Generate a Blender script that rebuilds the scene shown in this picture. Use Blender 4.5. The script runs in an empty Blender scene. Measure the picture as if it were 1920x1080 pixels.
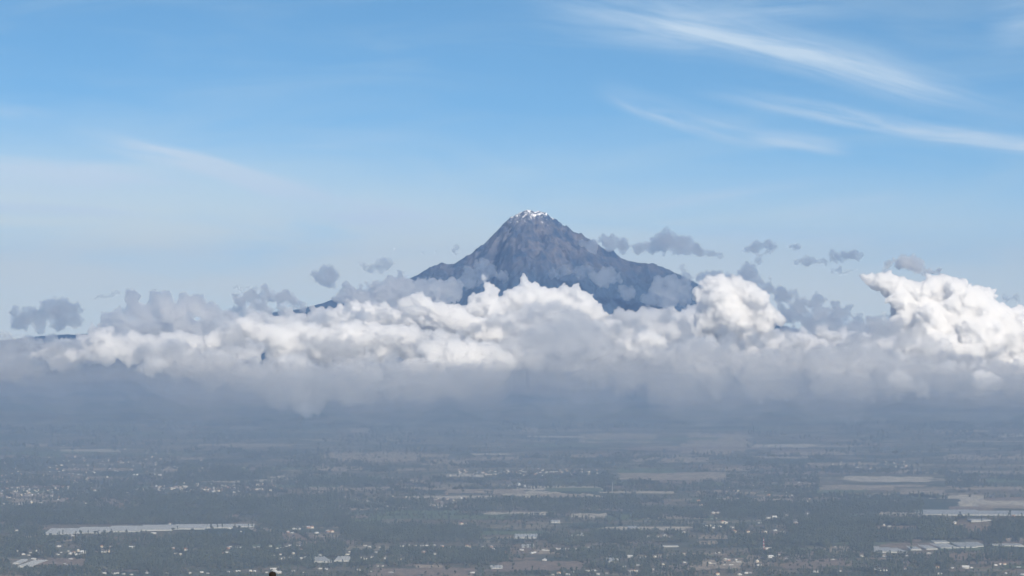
import bpy, bmesh, math, random
import numpy as np
from mathutils import Vector, Matrix

R = math.radians
S = bpy.context.scene
COL = S.collection

# ------------------------------------------------------------------ camera
FPX = 4938.0                      # focal length in photo pixels (1920 wide)
CAM_Z = 800.0                     # height of the viewpoint above the plain
PITCH = math.atan(100.0 / FPX)    # horizon lies 100 photo pixels under the centre
cam_d = bpy.data.cameras.new('camera')
cam_d.sensor_width = 36.0
cam_d.lens = 36.0 * FPX / 1920.0
cam_d.clip_start = 1.0
cam_d.clip_end = 400000.0
cam = bpy.data.objects.new('camera', cam_d)
cam.location = (0, 0, CAM_Z)
cam.rotation_euler = (math.pi / 2 + PITCH, 0, 0)
COL.objects.link(cam)
S.camera = cam

# ------------------------------------------------------------------ light
SUN_EL, SUN_AZ = R(36.0), R(150.0)       # azimuth from +Y (view direction) towards +X
SUN_DIR = Vector((math.cos(SUN_EL) * math.sin(SUN_AZ), math.cos(SUN_EL) * math.cos(SUN_AZ), math.sin(SUN_EL)))
sun_d = bpy.data.lights.new('sun', 'SUN')
sun_d.energy = 5.0
sun_d.angle = R(0.5)
sun_d.color = (1.0, 0.885, 0.72)
sun = bpy.data.objects.new('sun', sun_d)
sun.rotation_euler = SUN_DIR.to_track_quat('Z', 'Y').to_euler()
sun.location = (3000, -3000, 6000)
COL.objects.link(sun)

W = bpy.data.worlds.new('World')
S.world = W
W.use_nodes = True
W.cycles.sampling_method = 'MANUAL'
W.cycles.sample_map_resolution = 512
nt = W.node_tree
nt.nodes.clear()
N = nt.nodes.new
L = nt.links.new
out = N('ShaderNodeOutputWorld')
bg = N('ShaderNodeBackground')
bg.inputs['Strength'].default_value = 0.075
sky = N('ShaderNodeTexSky')
sky.sky_type = 'NISHITA'
sky.sun_disc = False
sky.sun_elevation = SUN_EL
sky.sun_rotation = SUN_AZ
sky.altitude = 3000.0
sky.air_density = 1.0
sky.dust_density = 1.0
sky.ozone_density = 4.0
tco = N('ShaderNodeTexCoord')
mp = N('ShaderNodeMapping'); mp.inputs['Scale'].default_value = (1, 1, 1.45)
L(tco.outputs['Generated'], mp.inputs[0]); L(mp.outputs[0], sky.inputs[0])
hs = N('ShaderNodeHueSaturation'); hs.inputs['Saturation'].default_value = 1.13; hs.inputs['Hue'].default_value = 0.486
L(sky.outputs[0], hs.inputs['Color'])
def M(op, a, b=None, c=None):
    n = N('ShaderNodeMath'); n.operation = op
    for i, v in enumerate((a, b, c)):
        if v is None: continue
        if isinstance(v, (int, float)): n.inputs[i].default_value = v
        else: L(v, n.inputs[i])
    return n.outputs[0]
def smooth(v, a, b):
    n = N('ShaderNodeMapRange'); n.interpolation_type = 'SMOOTHSTEP'
    n.inputs['From Min'].default_value = a; n.inputs['From Max'].default_value = b
    L(v, n.inputs['Value']); return n.outputs[0]
sp = N('ShaderNodeSeparateXYZ'); L(tco.outputs['Generated'], sp.inputs[0])
AZ = M('ARCTAN2', sp.outputs[0], sp.outputs[1])       # azimuth from the view's north
EL = M('ARCSINE', sp.outputs[2])                      # elevation
def sky_xy(px, py):                                   # photo pixel -> azimuth, elevation
    return (px - 960.0) / FPX, (640.0 - py) / FPX
def fibres(s_, t_, fs, ft, detail=4, rough=0.6, dist=0.6, seed=0.0):
    c = N('ShaderNodeCombineXYZ'); L(M('MULTIPLY', s_, fs), c.inputs[0]); L(M('MULTIPLY', t_, ft), c.inputs[1]); c.inputs[2].default_value = seed
    z = N('ShaderNodeTexNoise'); z.inputs['Scale'].default_value = 1.0; z.inputs['Detail'].default_value = detail
    z.inputs['Roughness'].default_value = rough; z.inputs['Distortion'].default_value = dist
    L(c.outputs[0], z.inputs['Vector']); return z.outputs['Fac']
WOB = fibres(AZ, EL, 14.0, 14.0, 2, 0.5, 0.0, 50.0)
def wisp(p0, p1, bend, w_up, w_dn, strength, seed, fs=16.0, ft=150.0, lo=0.18, hi=0.80, end=0.40):
    """a fibrous streak of cirrus from p0 to p1 (photo pixels); bend lifts its middle"""
    (a0, e0), (a1, e1) = sky_xy(*p0), sky_xy(*p1)
    ca, ce = (a0 + a1) / 2, (e0 + e1) / 2
    half = math.hypot(a1 - a0, e1 - e0) / 2
    th = math.atan2(e1 - e0, a1 - a0); c_, s_n = math.cos(th), math.sin(th)
    x = M('SUBTRACT', AZ, ca); y = M('SUBTRACT', EL, ce)
    s_ = M('ADD', M('MULTIPLY', x, c_), M('MULTIPLY', y, s_n))
    t_ = M('SUBTRACT', M('MULTIPLY', y, c_), M('MULTIPLY', x, s_n))
    u = M('DIVIDE', s_, half)
    t_ = M('SUBTRACT', t_, M('MULTIPLY', M('SUBTRACT', 1.0, M('MULTIPLY', u, u)), bend / FPX))
    t2 = M('ADD', t_, M('MULTIPLY', M('SUBTRACT', WOB, 0.5), 30.0 / FPX))
    up = smooth(t2, w_up / FPX, 0.0); dn = smooth(t2, -w_dn / FPX, 0.0)
    along = smooth(M('ABSOLUTE', u), 1.0, 1.0 - 2 * end)
    f = smooth(fibres(s_, t2, fs, ft, seed=seed), lo, hi)
    return M('MULTIPLY', M('MULTIPLY', M('MULTIPLY', up, dn), along), M('MULTIPLY', f, strength))
WISPS = [
 ((900, -30), (1960, 245), 8, 80, 44, 0.62, 1.0),
 ((1120, 20), (1960, 235), 8, 30, 24, 0.62, 2.0),
 ((1250, 165), (2300, 335), -8, 28, 22, 1.0, 3.0),
 ((960, 30), (1420, 110), 0, 60, 40, 0.30, 4.0),
 ((1090, 165), (1480, 290), -8, 52, 18, 0.66, 5.0),
 ((1385, 262), (1610, 292), 4, 26, 22, 0.85, 6.0),
 ((1040, 402), (1600, 345), 0, 24, 18, 0.45, 7.0),
 ((1460, 408), (1740, 368), 0, 22, 14, 0.45, 8.0),
 ((110, 250), (660, 385), -4, 34, 24, 1.15, 9.0),
 ((-300, 325), (430, 365), 6, 50, 54, 1.05, 10.0),
 ((-200, 372), (340, 418), 0, 20, 16, 0.9, 11.0),
 ((420, 362), (840, 425), 4, 44, 44, 0.70, 12.0),
 ((520, 275), (820, 262), 0, 24, 20, 0.20, 13.0),
 ((-150, 195), (160, 235), 0, 24, 20, 0.20, 14.0),
 ((1820, 70), (2050, 40), 0, 80, 70, 0.42, 15.0),
 ((1150, 20), (1700, 10), 0, 80, 60, 0.30, 16.0),
 ((250, 420), (1000, 420), 0, 40, 40, 0.22, 17.0),
 ((1150, 430), (1800, 450), 0, 30, 30, 0.30, 18.0),
 ((180, 252), (660, 374), -3, 18, 12, 1.0, 19.0),
 ((-200, 300), (420, 352), 4, 26, 20, 0.9, 20.0),
 ((380, 345), (900, 425), 4, 16, 12, 0.5, 21.0),
 ((560, 405), (1000, 395), 0, 22, 16, 0.4, 22.0),
]
tot = None
for wdef in WISPS:
    a_ = wisp(*wdef)
    tot = a_ if tot is None else M('ADD', tot, a_)
# a thin general veil of cirrus over the whole sky, thicker low down where one looks through more of it
veil = M('MULTIPLY', smooth(fibres(AZ, EL, 9.0, 48.0, 4, 0.6, 0.8, 33.0), 0.36, 0.8), 0.12)
low = smooth(M('ADD', EL, M('MULTIPLY', AZ, 0.06)), 0.084, 0.020)   # the sheet reaches higher on the left
veil2 = M('MULTIPLY', M('MULTIPLY', low, smooth(fibres(AZ, EL, 7.0, 40.0, 4, 0.55, 0.5, 71.0), 0.0, 0.55)), 0.95)
tot = M('MINIMUM', M('MULTIPLY', tot, 1.25), 0.85)
vl = M('ADD', veil, veil2)
cmix = N('ShaderNodeMix'); cmix.data_type = 'RGBA'
vmix = N('ShaderNodeMix'); vmix.data_type = 'RGBA'
L(vl, vmix.inputs['Factor']); L(hs.outputs[0], vmix.inputs['A']); vmix.inputs['B'].default_value = (8.3, 8.7, 7.6, 1)
L(tot, cmix.inputs['Factor']); L(vmix.outputs['Result'], cmix.inputs['A']); cmix.inputs['B'].default_value = (6.3, 7.5, 8.4, 1)
L(cmix.outputs['Result'], bg.inputs['Color'])
L(bg.outputs[0], out.inputs['Surface'])

S.view_settings.view_transform = 'Standard'
S.view_settings.look = 'None'
S.view_settings.exposure = 0.58
S.view_settings.gamma = 1.0

S.render.engine = 'CYCLES'
cy = S.cycles
cy.max_bounces = 24
cy.diffuse_bounces = 3
cy.glossy_bounces = 2
cy.transmission_bounces = 4
cy.volume_bounces = 22
cy.transparent_max_bounces = 128
cy.use_adaptive_sampling = True
cy.adaptive_threshold = 0.04
cy.use_denoising = True

# ------------------------------------------------------------------ helpers
_cp, _sp = math.cos(PITCH), math.sin(PITCH)
def ray(px, py):
    """direction through a photo pixel, scaled so that its forward (Y) part is 1"""
    u, v = (px - 960.0) / FPX, (540.0 - py) / FPX
    d = (u, _cp - v * _sp, _sp + v * _cp)
    return np.array((d[0] / d[1], 1.0, d[2] / d[1]))
def at(px, py, D):
    return np.array((0, 0, CAM_Z)) + ray(px, py) * D

def tag(o, label=None, cat=None, group=None, kind=None):
    if label: o['label'] = label
    if cat: o['category'] = cat
    if group: o['group'] = group
    if kind: o['kind'] = kind
    return o

def mesh_np(name, V, F):
    """mesh from numpy arrays, F of shape (n,3) or (n,4)"""
    m = bpy.data.meshes.new(name)
    V = np.ascontiguousarray(V, np.float32); F = np.ascontiguousarray(F, np.int32)
    k = F.shape[1]
    m.vertices.add(len(V)); m.vertices.foreach_set('co', V.ravel())
    m.loops.add(F.size); m.loops.foreach_set('vertex_index', F.ravel())
    m.polygons.add(len(F))
    m.polygons.foreach_set('loop_start', np.arange(0, F.size, k, dtype=np.int32))
    m.polygons.foreach_set('loop_total', np.full(len(F), k, np.int32))
    m.update(calc_edges=True)
    return m

def obj(name, mesh, mat=None, parent=None):
    o = bpy.data.objects.new(name, mesh)
    COL.objects.link(o)
    if mat: mesh.materials.append(mat)
    if parent: o.parent = parent
    return o

def mat_new(name):
    m = bpy.data.materials.new(name)
    m.use_nodes = True
    m.node_tree.nodes.clear()
    o = m.node_tree.nodes.new('ShaderNodeOutputMaterial')
    return m, m.node_tree.nodes.new, m.node_tree.links.new, o

# value noise (numpy), 3 octaves helpers
class Noise:
    def __init__(s, seed):
        s.t = np.random.RandomState(seed).rand(256, 256).astype(np.float32)
    def __call__(s, x, y):
        xi = np.floor(x).astype(int); yi = np.floor(y).astype(int)
        fx = x - xi; fy = y - yi
        fx = fx * fx * (3 - 2 * fx); fy = fy * fy * (3 - 2 * fy)
        a = s.t[xi & 255, yi & 255]; b = s.t[(xi + 1) & 255, yi & 255]
        c = s.t[xi & 255, (yi + 1) & 255]; d = s.t[(xi + 1) & 255, (yi + 1) & 255]
        return (a * (1 - fx) + b * fx) * (1 - fy) + (c * (1 - fx) + d * fx) * fy
    def fbm(s, x, y, o=4, g=0.5):
        r = 0; a = 1; n = 0
        for k in range(o):
            r = r + a * s(x * 2 ** k + 17.3 * k, y * 2 ** k + 5.1 * k); n += a; a *= g
        return r / n
    def ridged(s, x, y, o=4, g=0.5):
        r = 0; a = 1; n = 0
        for k in range(o):
            r = r + a * (1 - np.abs(2 * s(x * 2 ** k + 31.7 * k, y * 2 ** k + 9.2 * k) - 1)); n += a; a *= g
        return r / n
NA, NB, NC = Noise(1), Noise(2), Noise(3)

def grid_faces(nx, ny):
    i = np.arange(nx - 1)[None, :] + np.arange(ny - 1)[:, None] * nx
    return np.stack([i, i + 1, i + nx + 1, i + nx], -1).reshape(-1, 4)

# ------------------------------------------------------------------ terrain
def gauss(x, y, cx, cy, sx, sy):
    return np.exp(-((x - cx) / sx) ** 2 - ((y - cy) / sy) ** 2)
def height(x, y):
    x = np.asarray(x, float); y = np.asarray(y, float)
    h = 26 * (NA.fbm(x / 1500, y / 1500, 3) - 0.5) + 5 * (NB.fbm(x / 260, y / 260, 2) - 0.5)
    h = h * np.clip((y - 3000) / 4000, 0, 1)
    h = h + 60 * np.clip((y - 19000) / 12000, 0, 1) ** 1.5
    h = h + 70 * gauss(x, y, 2350, 10950, 950, 500)
    # the hill the viewpoint stands on
    r = np.maximum(np.hypot(x, y + 80) - 80, 0)
    h = h + (CAM_Z - 1.7) * np.exp(-(r / 1500.0) ** 1.3)
    return h

ys = np.concatenate([np.linspace(-4000, 0, 14)[:-1], np.linspace(0, 400, 41)[:-1], np.linspace(400, 3000, 40)[:-1], np.linspace(3000, 8000, 40)[:-1],
                     np.linspace(8000, 15000, 230)[:-1], np.linspace(15000, 26000, 130)[:-1], np.linspace(26000, 60000, 60)])
us = np.linspace(-1, 1, 221); us = np.sign(us) * (0.45 * np.abs(us) + 0.55 * np.abs(us) ** 3)
X = us[None, :] * (3000 + np.maximum(ys, 0)[:, None] * 0.75)
Y = np.repeat(ys[:, None], len(us), 1)
ground_mesh = mesh_np('ground', np.stack([X, Y, height(X, Y)], -1).reshape(-1, 3), grid_faces(len(us), len(ys)))

def principled(name, col, rough=0.9):
    m, n, l, o = mat_new(name)
    b = n('ShaderNodeBsdfPrincipled'); b.inputs['Base Color'].default_value = (*col, 1); b.inputs['Roughness'].default_value = rough
    b.inputs['Specular IOR Level'].default_value = 0.1
    l(b.outputs[0], o.inputs['Surface'])
    return m

def ground_material():
    m, n, l, o = mat_new('ground_farmland')
    b = n('ShaderNodeBsdfPrincipled'); b.inputs['Roughness'].default_value = 0.95; b.inputs['Specular IOR Level'].default_value = 0.1
    l(b.outputs[0], o.inputs['Surface'])
    g = n('ShaderNodeNewGeometry')
    def vor(scale, rot, sx, seed):
        mpn = n('ShaderNodeMapping'); mpn.inputs['Rotation'].default_value = (0, 0, rot); mpn.inputs['Scale'].default_value = (scale * sx, scale, 0.0)
        mpn.inputs['Location'].default_value = (seed, seed * 2, 0)
        l(g.outputs['Position'], mpn.inputs[0])
        v = n('ShaderNodeTexVoronoi'); v.inputs['Scale'].default_value = 1.0; v.inputs['Randomness'].default_value = 0.85
        l(mpn.outputs[0], v.inputs['Vector'])
        sp_ = n('ShaderNodeSeparateColor'); l(v.outputs['Color'], sp_.inputs[0])
        return sp_.outputs[0]
    def nse(scale, det, ro=0.6):
        z = n('ShaderNodeTexNoise'); z.inputs['Scale'].default_value = scale; z.inputs['Detail'].default_value = det; z.inputs['Roughness'].default_value = ro
        l(g.outputs['Position'], z.inputs['Vector']); return z.outputs['Fac']
    def ramp(v, els):
        r_ = n('ShaderNodeValToRGB'); cr = r_.color_ramp
        while len(cr.elements) < len(els): cr.elements.new(0.5)
        for e, (p, c) in zip(cr.elements, els): e.position = p; e.color = (*c, 1)
        l(v, r_.inputs[0]); return r_.outputs[0]
    def mix(f, a_, b_, mode='MIX'):
        k = n('ShaderNodeMix'); k.data_type = 'RGBA'; k.blend_type = mode
        if isinstance(f, float): k.inputs['Factor'].default_value = f
        else: l(f, k.inputs['Factor'])
        l(a_, k.inputs['A']); l(b_, k.inputs['B']); return k.outputs['Result']
    crops = ramp(vor(1 / 150.0, 0.3, 0.55, 3.0), [(0.0, (0.050, 0.058, 0.034)), (0.22, (0.070, 0.078, 0.042)), (0.4, (0.11, 0.09, 0.062)), (0.6, (0.15, 0.11, 0.082)), (0.8, (0.19, 0.14, 0.105)), (0.93, (0.28, 0.235, 0.18))])
    crops2 = ramp(vor(1 / 420.0, -0.2, 0.6, 8.0), [(0.0, (0.05, 0.06, 0.035)), (0.5, (0.07, 0.08, 0.045)), (0.8, (0.15, 0.115, 0.08)), (1.0, (0.2, 0.16, 0.12))])
    woods = ramp(nse(1 / 900.0, 4), [(0.52, (0.0, 0.0, 0.0)), (0.62, (1, 1, 1))])
    sprk = ramp(nse(1 / 45.0, 3), [(0.46, (0, 0, 0)), (0.58, (1, 1, 1))])
    c = mix(0.35, crops, crops2)
    dark = n('ShaderNodeRGB'); dark.outputs[0].default_value = (0.032, 0.042, 0.026, 1)
    c = mix(woods, c, dark.outputs[0])
    c = mix(sprk, c, mix(0.55, c, dark.outputs[0]))
    l(c, b.inputs['Base Color'])
    return m
g_mat = ground_material()
ground = tag(obj('ground', ground_mesh, g_mat), kind='structure')
for p in ground_mesh.polygons: p.use_smooth = True

# ------------------------------------------------------------------ mountain
MD = 37000.0
prof_px = [(-400,680),(-100,650),(0,639),(50,633),(100,628),(197,625),(300,622),(380,618),(450,604),(520,584),(560,580),(600,570),(640,556),(700,545),(750,530),(785,515),(800,505),(815,498),(828,492),(838,496),(850,495),(865,487),(880,478),(893,467),(905,460),(918,447),
 (932,433),(945,418),(958,408),(970,402),(980,397),(988,393),(997,395),(1003,398),(1010,396),(1020,399),(1028,405),(1040,413),(1053,422),(1066,428),(1075,434),(1085,439),(1090,437),(1096,443),
 (1110,452),(1130,465),(1150,472),(1165,485),(1180,490),(1210,493),(1240,500),(1260,508),(1280,518),(1295,525),(1340,552),(1400,590),(1500,620),(1605,640),(1750,660),(1950,680),(2300,700)]
pw = np.array([at(a, b, MD) for a, b in prof_px])
def mountain():
    nx, ny = 560, 300
    xs = np.concatenate([np.linspace(pw[0, 0], -2200, 90)[:-1], np.linspace(-2200, 2900, 380)[:-1], np.linspace(2900, pw[-1, 0], 92)])
    nx = len(xs)
    ysm = np.concatenate([np.linspace(-7000, -2500, 60)[:-1], np.linspace(-2500, 500, 200)[:-1], np.linspace(500, 6000, 40)])
    ny = len(ysm)
    X = np.repeat(xs[None, :], ny, 0); YY = np.repeat(ysm[:, None], nx, 1)
    px0 = at(990, 395, MD)[0]
    d = np.abs(YY)
    # gullies and spurs run down from the summit
    rr = np.hypot(X - px0, YY) + 1
    th = np.arctan2(YY, X - px0)
    wob = 0.25 * (NA.fbm(X / 900 + 40, YY / 900, 3) - 0.5)
    rid = NB.ridged((th + wob) * 3.2 + 20, rr / 2600 + 3, 2)
    rid2 = NC.ridged((th + wob) * 9 + 50, rr / 900 + 3, 3)
    # crest profile seen from the camera; the ridge bends a little with depth
    prof = np.interp(X + 120 * (NA.fbm(X / 500, YY / 500 + 9, 2) - 0.5) * np.clip(d / 300, 0, 1), pw[:, 0], pw[:, 2])
    fall = np.where(YY < 0, 0.50, 0.6) * d * (1.0 + 0.25 * np.exp(-d / 500))
    h = prof - fall
    amp = np.clip(d / 900, 0, 1)
    h = h + amp * (400 * (rid - 0.62) + 170 * (rid2 - 0.6))
    h = h + np.clip(d / 120, 0, 1) * (190 * (NC.ridged(X / 260 + YY / 500, YY / 260 - X / 600, 5, 0.6) - 0.55))
    h = h + 48 * (NA.ridged(X / 80, YY / 80, 3, 0.6) - 0.5) * np.clip(d / 60, 0.45, 1)
    h = np.maximum(h, -30 + 80 * NA.fbm(X / 1500, YY / 1500, 2))
    V = np.stack([X, YY + MD, h], -1).reshape(-1, 3)
    return mesh_np('mountain', V, grid_faces(nx, ny))
m, n, l, o = mat_new('mountain_rock_haze_blue')
b = n('ShaderNodeBsdfPrincipled'); b.inputs['Roughness'].default_value = 0.95; b.inputs['Specular IOR Level'].default_value = 0.1
l(b.outputs[0], o.inputs['Surface'])
geo = n('ShaderNodeNewGeometry'); sep = n('ShaderNodeSeparateXYZ'); l(geo.outputs['Position'], sep.inputs[0])
nz = n('ShaderNodeTexNoise'); nz.inputs['Scale'].default_value = 0.004; nz.inputs['Detail'].default_value = 6; nz.inputs['Roughness'].default_value = 0.65
l(geo.outputs['Position'], nz.inputs['Vector'])
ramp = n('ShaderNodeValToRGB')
ramp.color_ramp.elements[0].position = 0.40; ramp.color_ramp.elements[0].color = (0.020, 0.038, 0.072, 1)  # dark rock made blue: distant haze and shade put into its colour
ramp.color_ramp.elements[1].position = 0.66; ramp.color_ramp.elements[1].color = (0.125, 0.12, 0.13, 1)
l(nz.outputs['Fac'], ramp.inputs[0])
# grass and paramo lower down, the blue of haze put into its colour
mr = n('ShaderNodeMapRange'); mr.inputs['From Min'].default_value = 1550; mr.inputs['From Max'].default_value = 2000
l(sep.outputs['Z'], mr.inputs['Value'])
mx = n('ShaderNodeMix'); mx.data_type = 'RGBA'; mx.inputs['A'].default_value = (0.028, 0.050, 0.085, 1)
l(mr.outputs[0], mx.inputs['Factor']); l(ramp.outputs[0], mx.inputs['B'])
# snow on the highest rocks
nz2 = n('ShaderNodeTexNoise'); nz2.inputs['Scale'].default_value = 0.02; nz2.inputs['Detail'].default_value = 5; nz2.inputs['Roughness'].default_value = 0.7
l(geo.outputs['Position'], nz2.inputs['Vector'])
sn = n('ShaderNodeMapRange'); sn.inputs['From Min'].default_value = 2240; sn.inputs['From Max'].default_value = 2660; sn.inputs['To Min'].default_value = -0.16; sn.inputs['To Max'].default_value = 0.19
l(sep.outputs['Z'], sn.inputs['Value'])
ad = n('ShaderNodeMath'); ad.operation = 'ADD'; l(sn.outputs[0], ad.inputs[0]); l(nz2.outputs['Fac'], ad.inputs[1])
st = n('ShaderNodeMapRange'); st.inputs['From Min'].default_value = 0.62; st.inputs['From Max'].default_value = 0.70; l(ad.outputs[0], st.inputs['Value'])
mx2 = n('ShaderNodeMix'); mx2.data_type = 'RGBA'; mx2.inputs['B'].default_value = (0.82, 0.83, 0.85, 1)
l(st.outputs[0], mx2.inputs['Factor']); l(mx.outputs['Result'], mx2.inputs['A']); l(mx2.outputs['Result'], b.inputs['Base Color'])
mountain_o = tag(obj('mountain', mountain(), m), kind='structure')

# ------------------------------------------------------------------ air
def box(name, x0, x1, y0, y1, z0, z1):
    V = [(x, y, z) for z in (z0, z1) for y in (y0, y1) for x in (x0, x1)]
    F = [(0, 2, 3, 1), (4, 5, 7, 6), (0, 1, 5, 4), (2, 6, 7, 3), (0, 4, 6, 2), (1, 3, 7, 5)]
    return mesh_np(name, V, F)
def air(name, col, dens, g=0.0):
    m, n, l, o = mat_new(name)
    v = n('ShaderNodeVolumePrincipled')
    v.inputs['Color'].default_value = (*col, 1); v.inputs['Density'].default_value = dens; v.inputs['Anisotropy'].default_value = g
    l(v.outputs[0], o.inputs['Volume'])
    return m
haze = tag(obj('haze', box('haze', -60000, 60000, -5000, 61000, -200, 2900), air('haze', (0.27, 0.455, 0.84), 1.6e-5)), kind='stuff')

def slab(name, ztop, bump, seed, y0=700.0, y1=33500.0, zb=-120.0, half=30000.0, sc=2600.0):
    """a closed layer of ground haze with a gently rolling top"""
    nx, ny = 90, 70
    nz_ = Noise(seed)
    X, Y = np.meshgrid(np.linspace(-half, half, nx), np.linspace(y0, y1, ny))
    Z = ztop + bump * (nz_.fbm(X / sc, Y / sc, 3) - 0.5) * 2
    top = np.stack([X, Y, Z], -1).reshape(-1, 3); bot = top.copy(); bot[:, 2] = zb
    V = np.concatenate([top, bot]); k = nx * ny
    F = grid_faces(nx, ny); Fb = F[:, ::-1] + k
    sides = []
    for row in (np.arange(nx), (ny - 1) * nx + np.arange(nx)[::-1], (np.arange(ny) * nx)[::-1], np.arange(ny) * nx + nx - 1):
        a_, b_ = row[:-1], row[1:]
        sides.append(np.stack([b_, a_, a_ + k, b_ + k], -1))
    return mesh_np(name, V, np.concatenate([F, Fb] + sides))
GH_COL = (0.315, 0.42, 0.565)
tag(obj('ground_haze', slab('ground_haze', 520, 60, 11), air('ground_haze', GH_COL, 3.7e-5)), kind='stuff')
tag(obj('ground_haze', slab('ground_haze', 300, 70, 12, y1=32000.0, zb=-110.0, half=29000.0), air('ground_haze_low', GH_COL, 5.6e-5)), kind='stuff')

# ------------------------------------------------------------------ cumulus clouds
def ico(sub):
    bm = bmesh.new(); bmesh.ops.create_icosphere(bm, subdivisions=sub, radius=1.0)
    V = np.array([v.co[:] for v in bm.verts]); F = np.array([[v.index for v in f.verts] for f in bm.faces]); bm.free()
    return V, F
ICO2, ICO1 = ico(2), ico(1)
tex_a = bpy.data.textures.new('cloud_billow', 'CLOUDS'); tex_a.noise_scale = 210; tex_a.noise_depth = 2
tex_b = bpy.data.textures.new('cloud_fray', 'CLOUDS'); tex_b.noise_scale = 56; tex_b.noise_depth = 4; tex_b.noise_type = 'HARD_NOISE'; tex_a.noise_type = 'HARD_NOISE'

def cloud_mat(dens, skin, g=0.6):
    """water droplets that scatter light; skin: how sharply the cloud begins at its edge"""
    m, n, l, o = mat_new('cloud_droplets')
    v = n('ShaderNodeVolumeScatter')
    v.inputs['Color'].default_value = (0.999, 0.999, 0.999, 1); v.inputs['Density'].default_value = dens; v.inputs['Anisotropy'].default_value = g
    l(v.outputs[0], o.inputs['Volume'])
    t = n('ShaderNodeBsdfTransparent'); df = n('ShaderNodeBsdfDiffuse'); df.inputs['Color'].default_value = (0.95, 0.95, 0.95, 1)
    k = n('ShaderNodeMixShader'); k.inputs[0].default_value = skin
    l(t.outputs[0], k.inputs[1]); l(df.outputs[0], k.inputs[2]); l(k.outputs[0], o.inputs['Surface'])
    return m
_mats = {}
NCLOUD = [0]
def cloud(label, D, dens, blobs, skin=None, ragged=1.0, voxel=None, group=None, g=None, kids=1.0, name='cumulus_cloud', soft=False, grow=1.0, core=None):
    NCLOUD[0] += 1
    if name == 'cumulus_cloud' and not soft: dens = dens * (2.4 if dens > 0.0040 else 3.1)
    if soft: skin = 0.03
    rs = np.random.RandomState(100 + NCLOUD[0])
    if voxel is None: voxel = D / FPX * 2.1
    if skin is None: skin = 0.10 if dens > 0.026 else (0.05 if dens > 0.014 else 0.02)
    if core is None: core = 0.74 if dens < 0.016 and not soft else 0.90
    if dens < 0.0125 and name == 'cumulus_cloud' and not soft: grow = grow * 1.14
    C, RR, T = [], [], []
    px2m = D / FPX
    for (x, y, r) in blobs:
        r = r * px2m * grow
        c = at(x, y, D + rs.uniform(-0.6, 0.6) * r)
        C.append(c); RR.append(r * core); T.append(2)
        for k in range(int((20 if core < 0.8 else 48) * kids)):
            d = rs.normal(size=3); d[2] = d[2] * 0.8 + 0.2; d /= np.linalg.norm(d)
            if core < 0.8: r2 = r * rs.choice([rs.uniform(0.14, 0.26), rs.uniform(0.24, 0.5)])
            else: r2 = r * (0.09 + 0.30 * rs.rand() ** 2)
            c2 = c + d * r * rs.uniform(core - 0.17, core + 0.05)
            C.append(c2); RR.append(r2); T.append(2)
            for q in range(8):
                e = rs.normal(size=3); e = e + d * 0.9; e /= np.linalg.norm(e)
                r3 = r2 * rs.uniform(0.2, 0.45)
                if r3 < voxel * 0.75: continue
                C.append(c2 + e * r2 * rs.uniform(0.75, 1.0 + 0.22 * ragged)); RR.append(r3); T.append(1)
    C = np.array(C); RR = np.array(RR); T = np.array(T)
    Vs, Fs, off = [], [], 0
    for t, (iv, jf) in ((2, ICO2), (1, ICO1)):
        k = T == t
        if not k.any(): continue
        V = (C[k][:, None, :] + iv[None] * RR[k][:, None, None]).reshape(-1, 3)
        F = (jf[None] + (np.arange(k.sum()) * len(iv))[:, None, None]).reshape(-1, 3) + off
        Vs.append(V); Fs.append(F); off += len(V)
    V = np.concatenate(Vs); F = np.concatenate(Fs)
    o0 = C.mean(0)
    me = mesh_np('tmp', V - o0, F)
    o = bpy.data.objects.new(name, me); COL.objects.link(o); o.location = o0
    md = o.modifiers.new('r', 'REMESH'); md.mode = 'VOXEL'; md.voxel_size = voxel
    for tx, stg in ((tex_a, 120), (tex_b, 95 * max(ragged, 0.75) / ragged)):
        d1 = o.modifiers.new('d', 'DISPLACE'); d1.texture = tx; d1.texture_coords = 'GLOBAL'; d1.strength = stg * ragged; d1.mid_level = 0.33
    m2 = o.modifiers.new('r2', 'REMESH'); m2.mode = 'VOXEL'; m2.voxel_size = voxel * 0.95
    dg = bpy.context.evaluated_depsgraph_get()
    nm = bpy.data.meshes.new_from_object(o.evaluated_get(dg))
    o.modifiers.clear(); o.data = nm; nm.name = name; bpy.data.meshes.remove(me)
    if g is None: g = 0.78 if dens < 0.0125 else (0.6 if dens < 0.02 else 0.5)
    if soft: g = 0.6
    key = (round(dens, 5), skin, g)
    if key not in _mats: _mats[key] = cloud_mat(dens, skin, g)
    nm.materials.clear(); nm.materials.append(_mats[key])
    return tag(o, label, 'cloud', group)

TG = 'thin grey scraps of cloud right of the summit'
# --- high grey scraps against the sky
cloud('long thin grey cloud trailing right from the summit flank', 34500, .0035, [(1092,455,9),(1110,458,14),(1140,454,17),(1170,461,15),(1200,466,14),(1232,458,20),(1250,452,23),(1278,461,20),(1305,468,14),(1332,474,9),(1350,480,5)], ragged=0.9)
cloud('hooked grey scrap between the long cloud and the small round puff', 33500, .0032, [(1398,468,9),(1418,462,11),(1438,459,10),(1452,461,7),(1440,472,8),(1420,476,7)], ragged=1.1)
cloud('grey ragged scrap just under the hooked one', 33500, .0030, [(1398,500,10),(1408,512,13),(1420,492,9),(1385,508,8)], ragged=1.1)
cloud('small round grey puff alone in the sky', 33500, .0035, [(1492,463,8),(1486,462,5)])
cloud('flat grey puff left of its taller neighbour', 33500, .0036, [(1494,492,8),(1510,490,10),(1528,489,10),(1543,491,9)])
cloud('taller grey puff joining the flat one', 33500, .0036, [(1562,483,10),(1580,480,12),(1596,478,12),(1608,482,8)])
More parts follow.
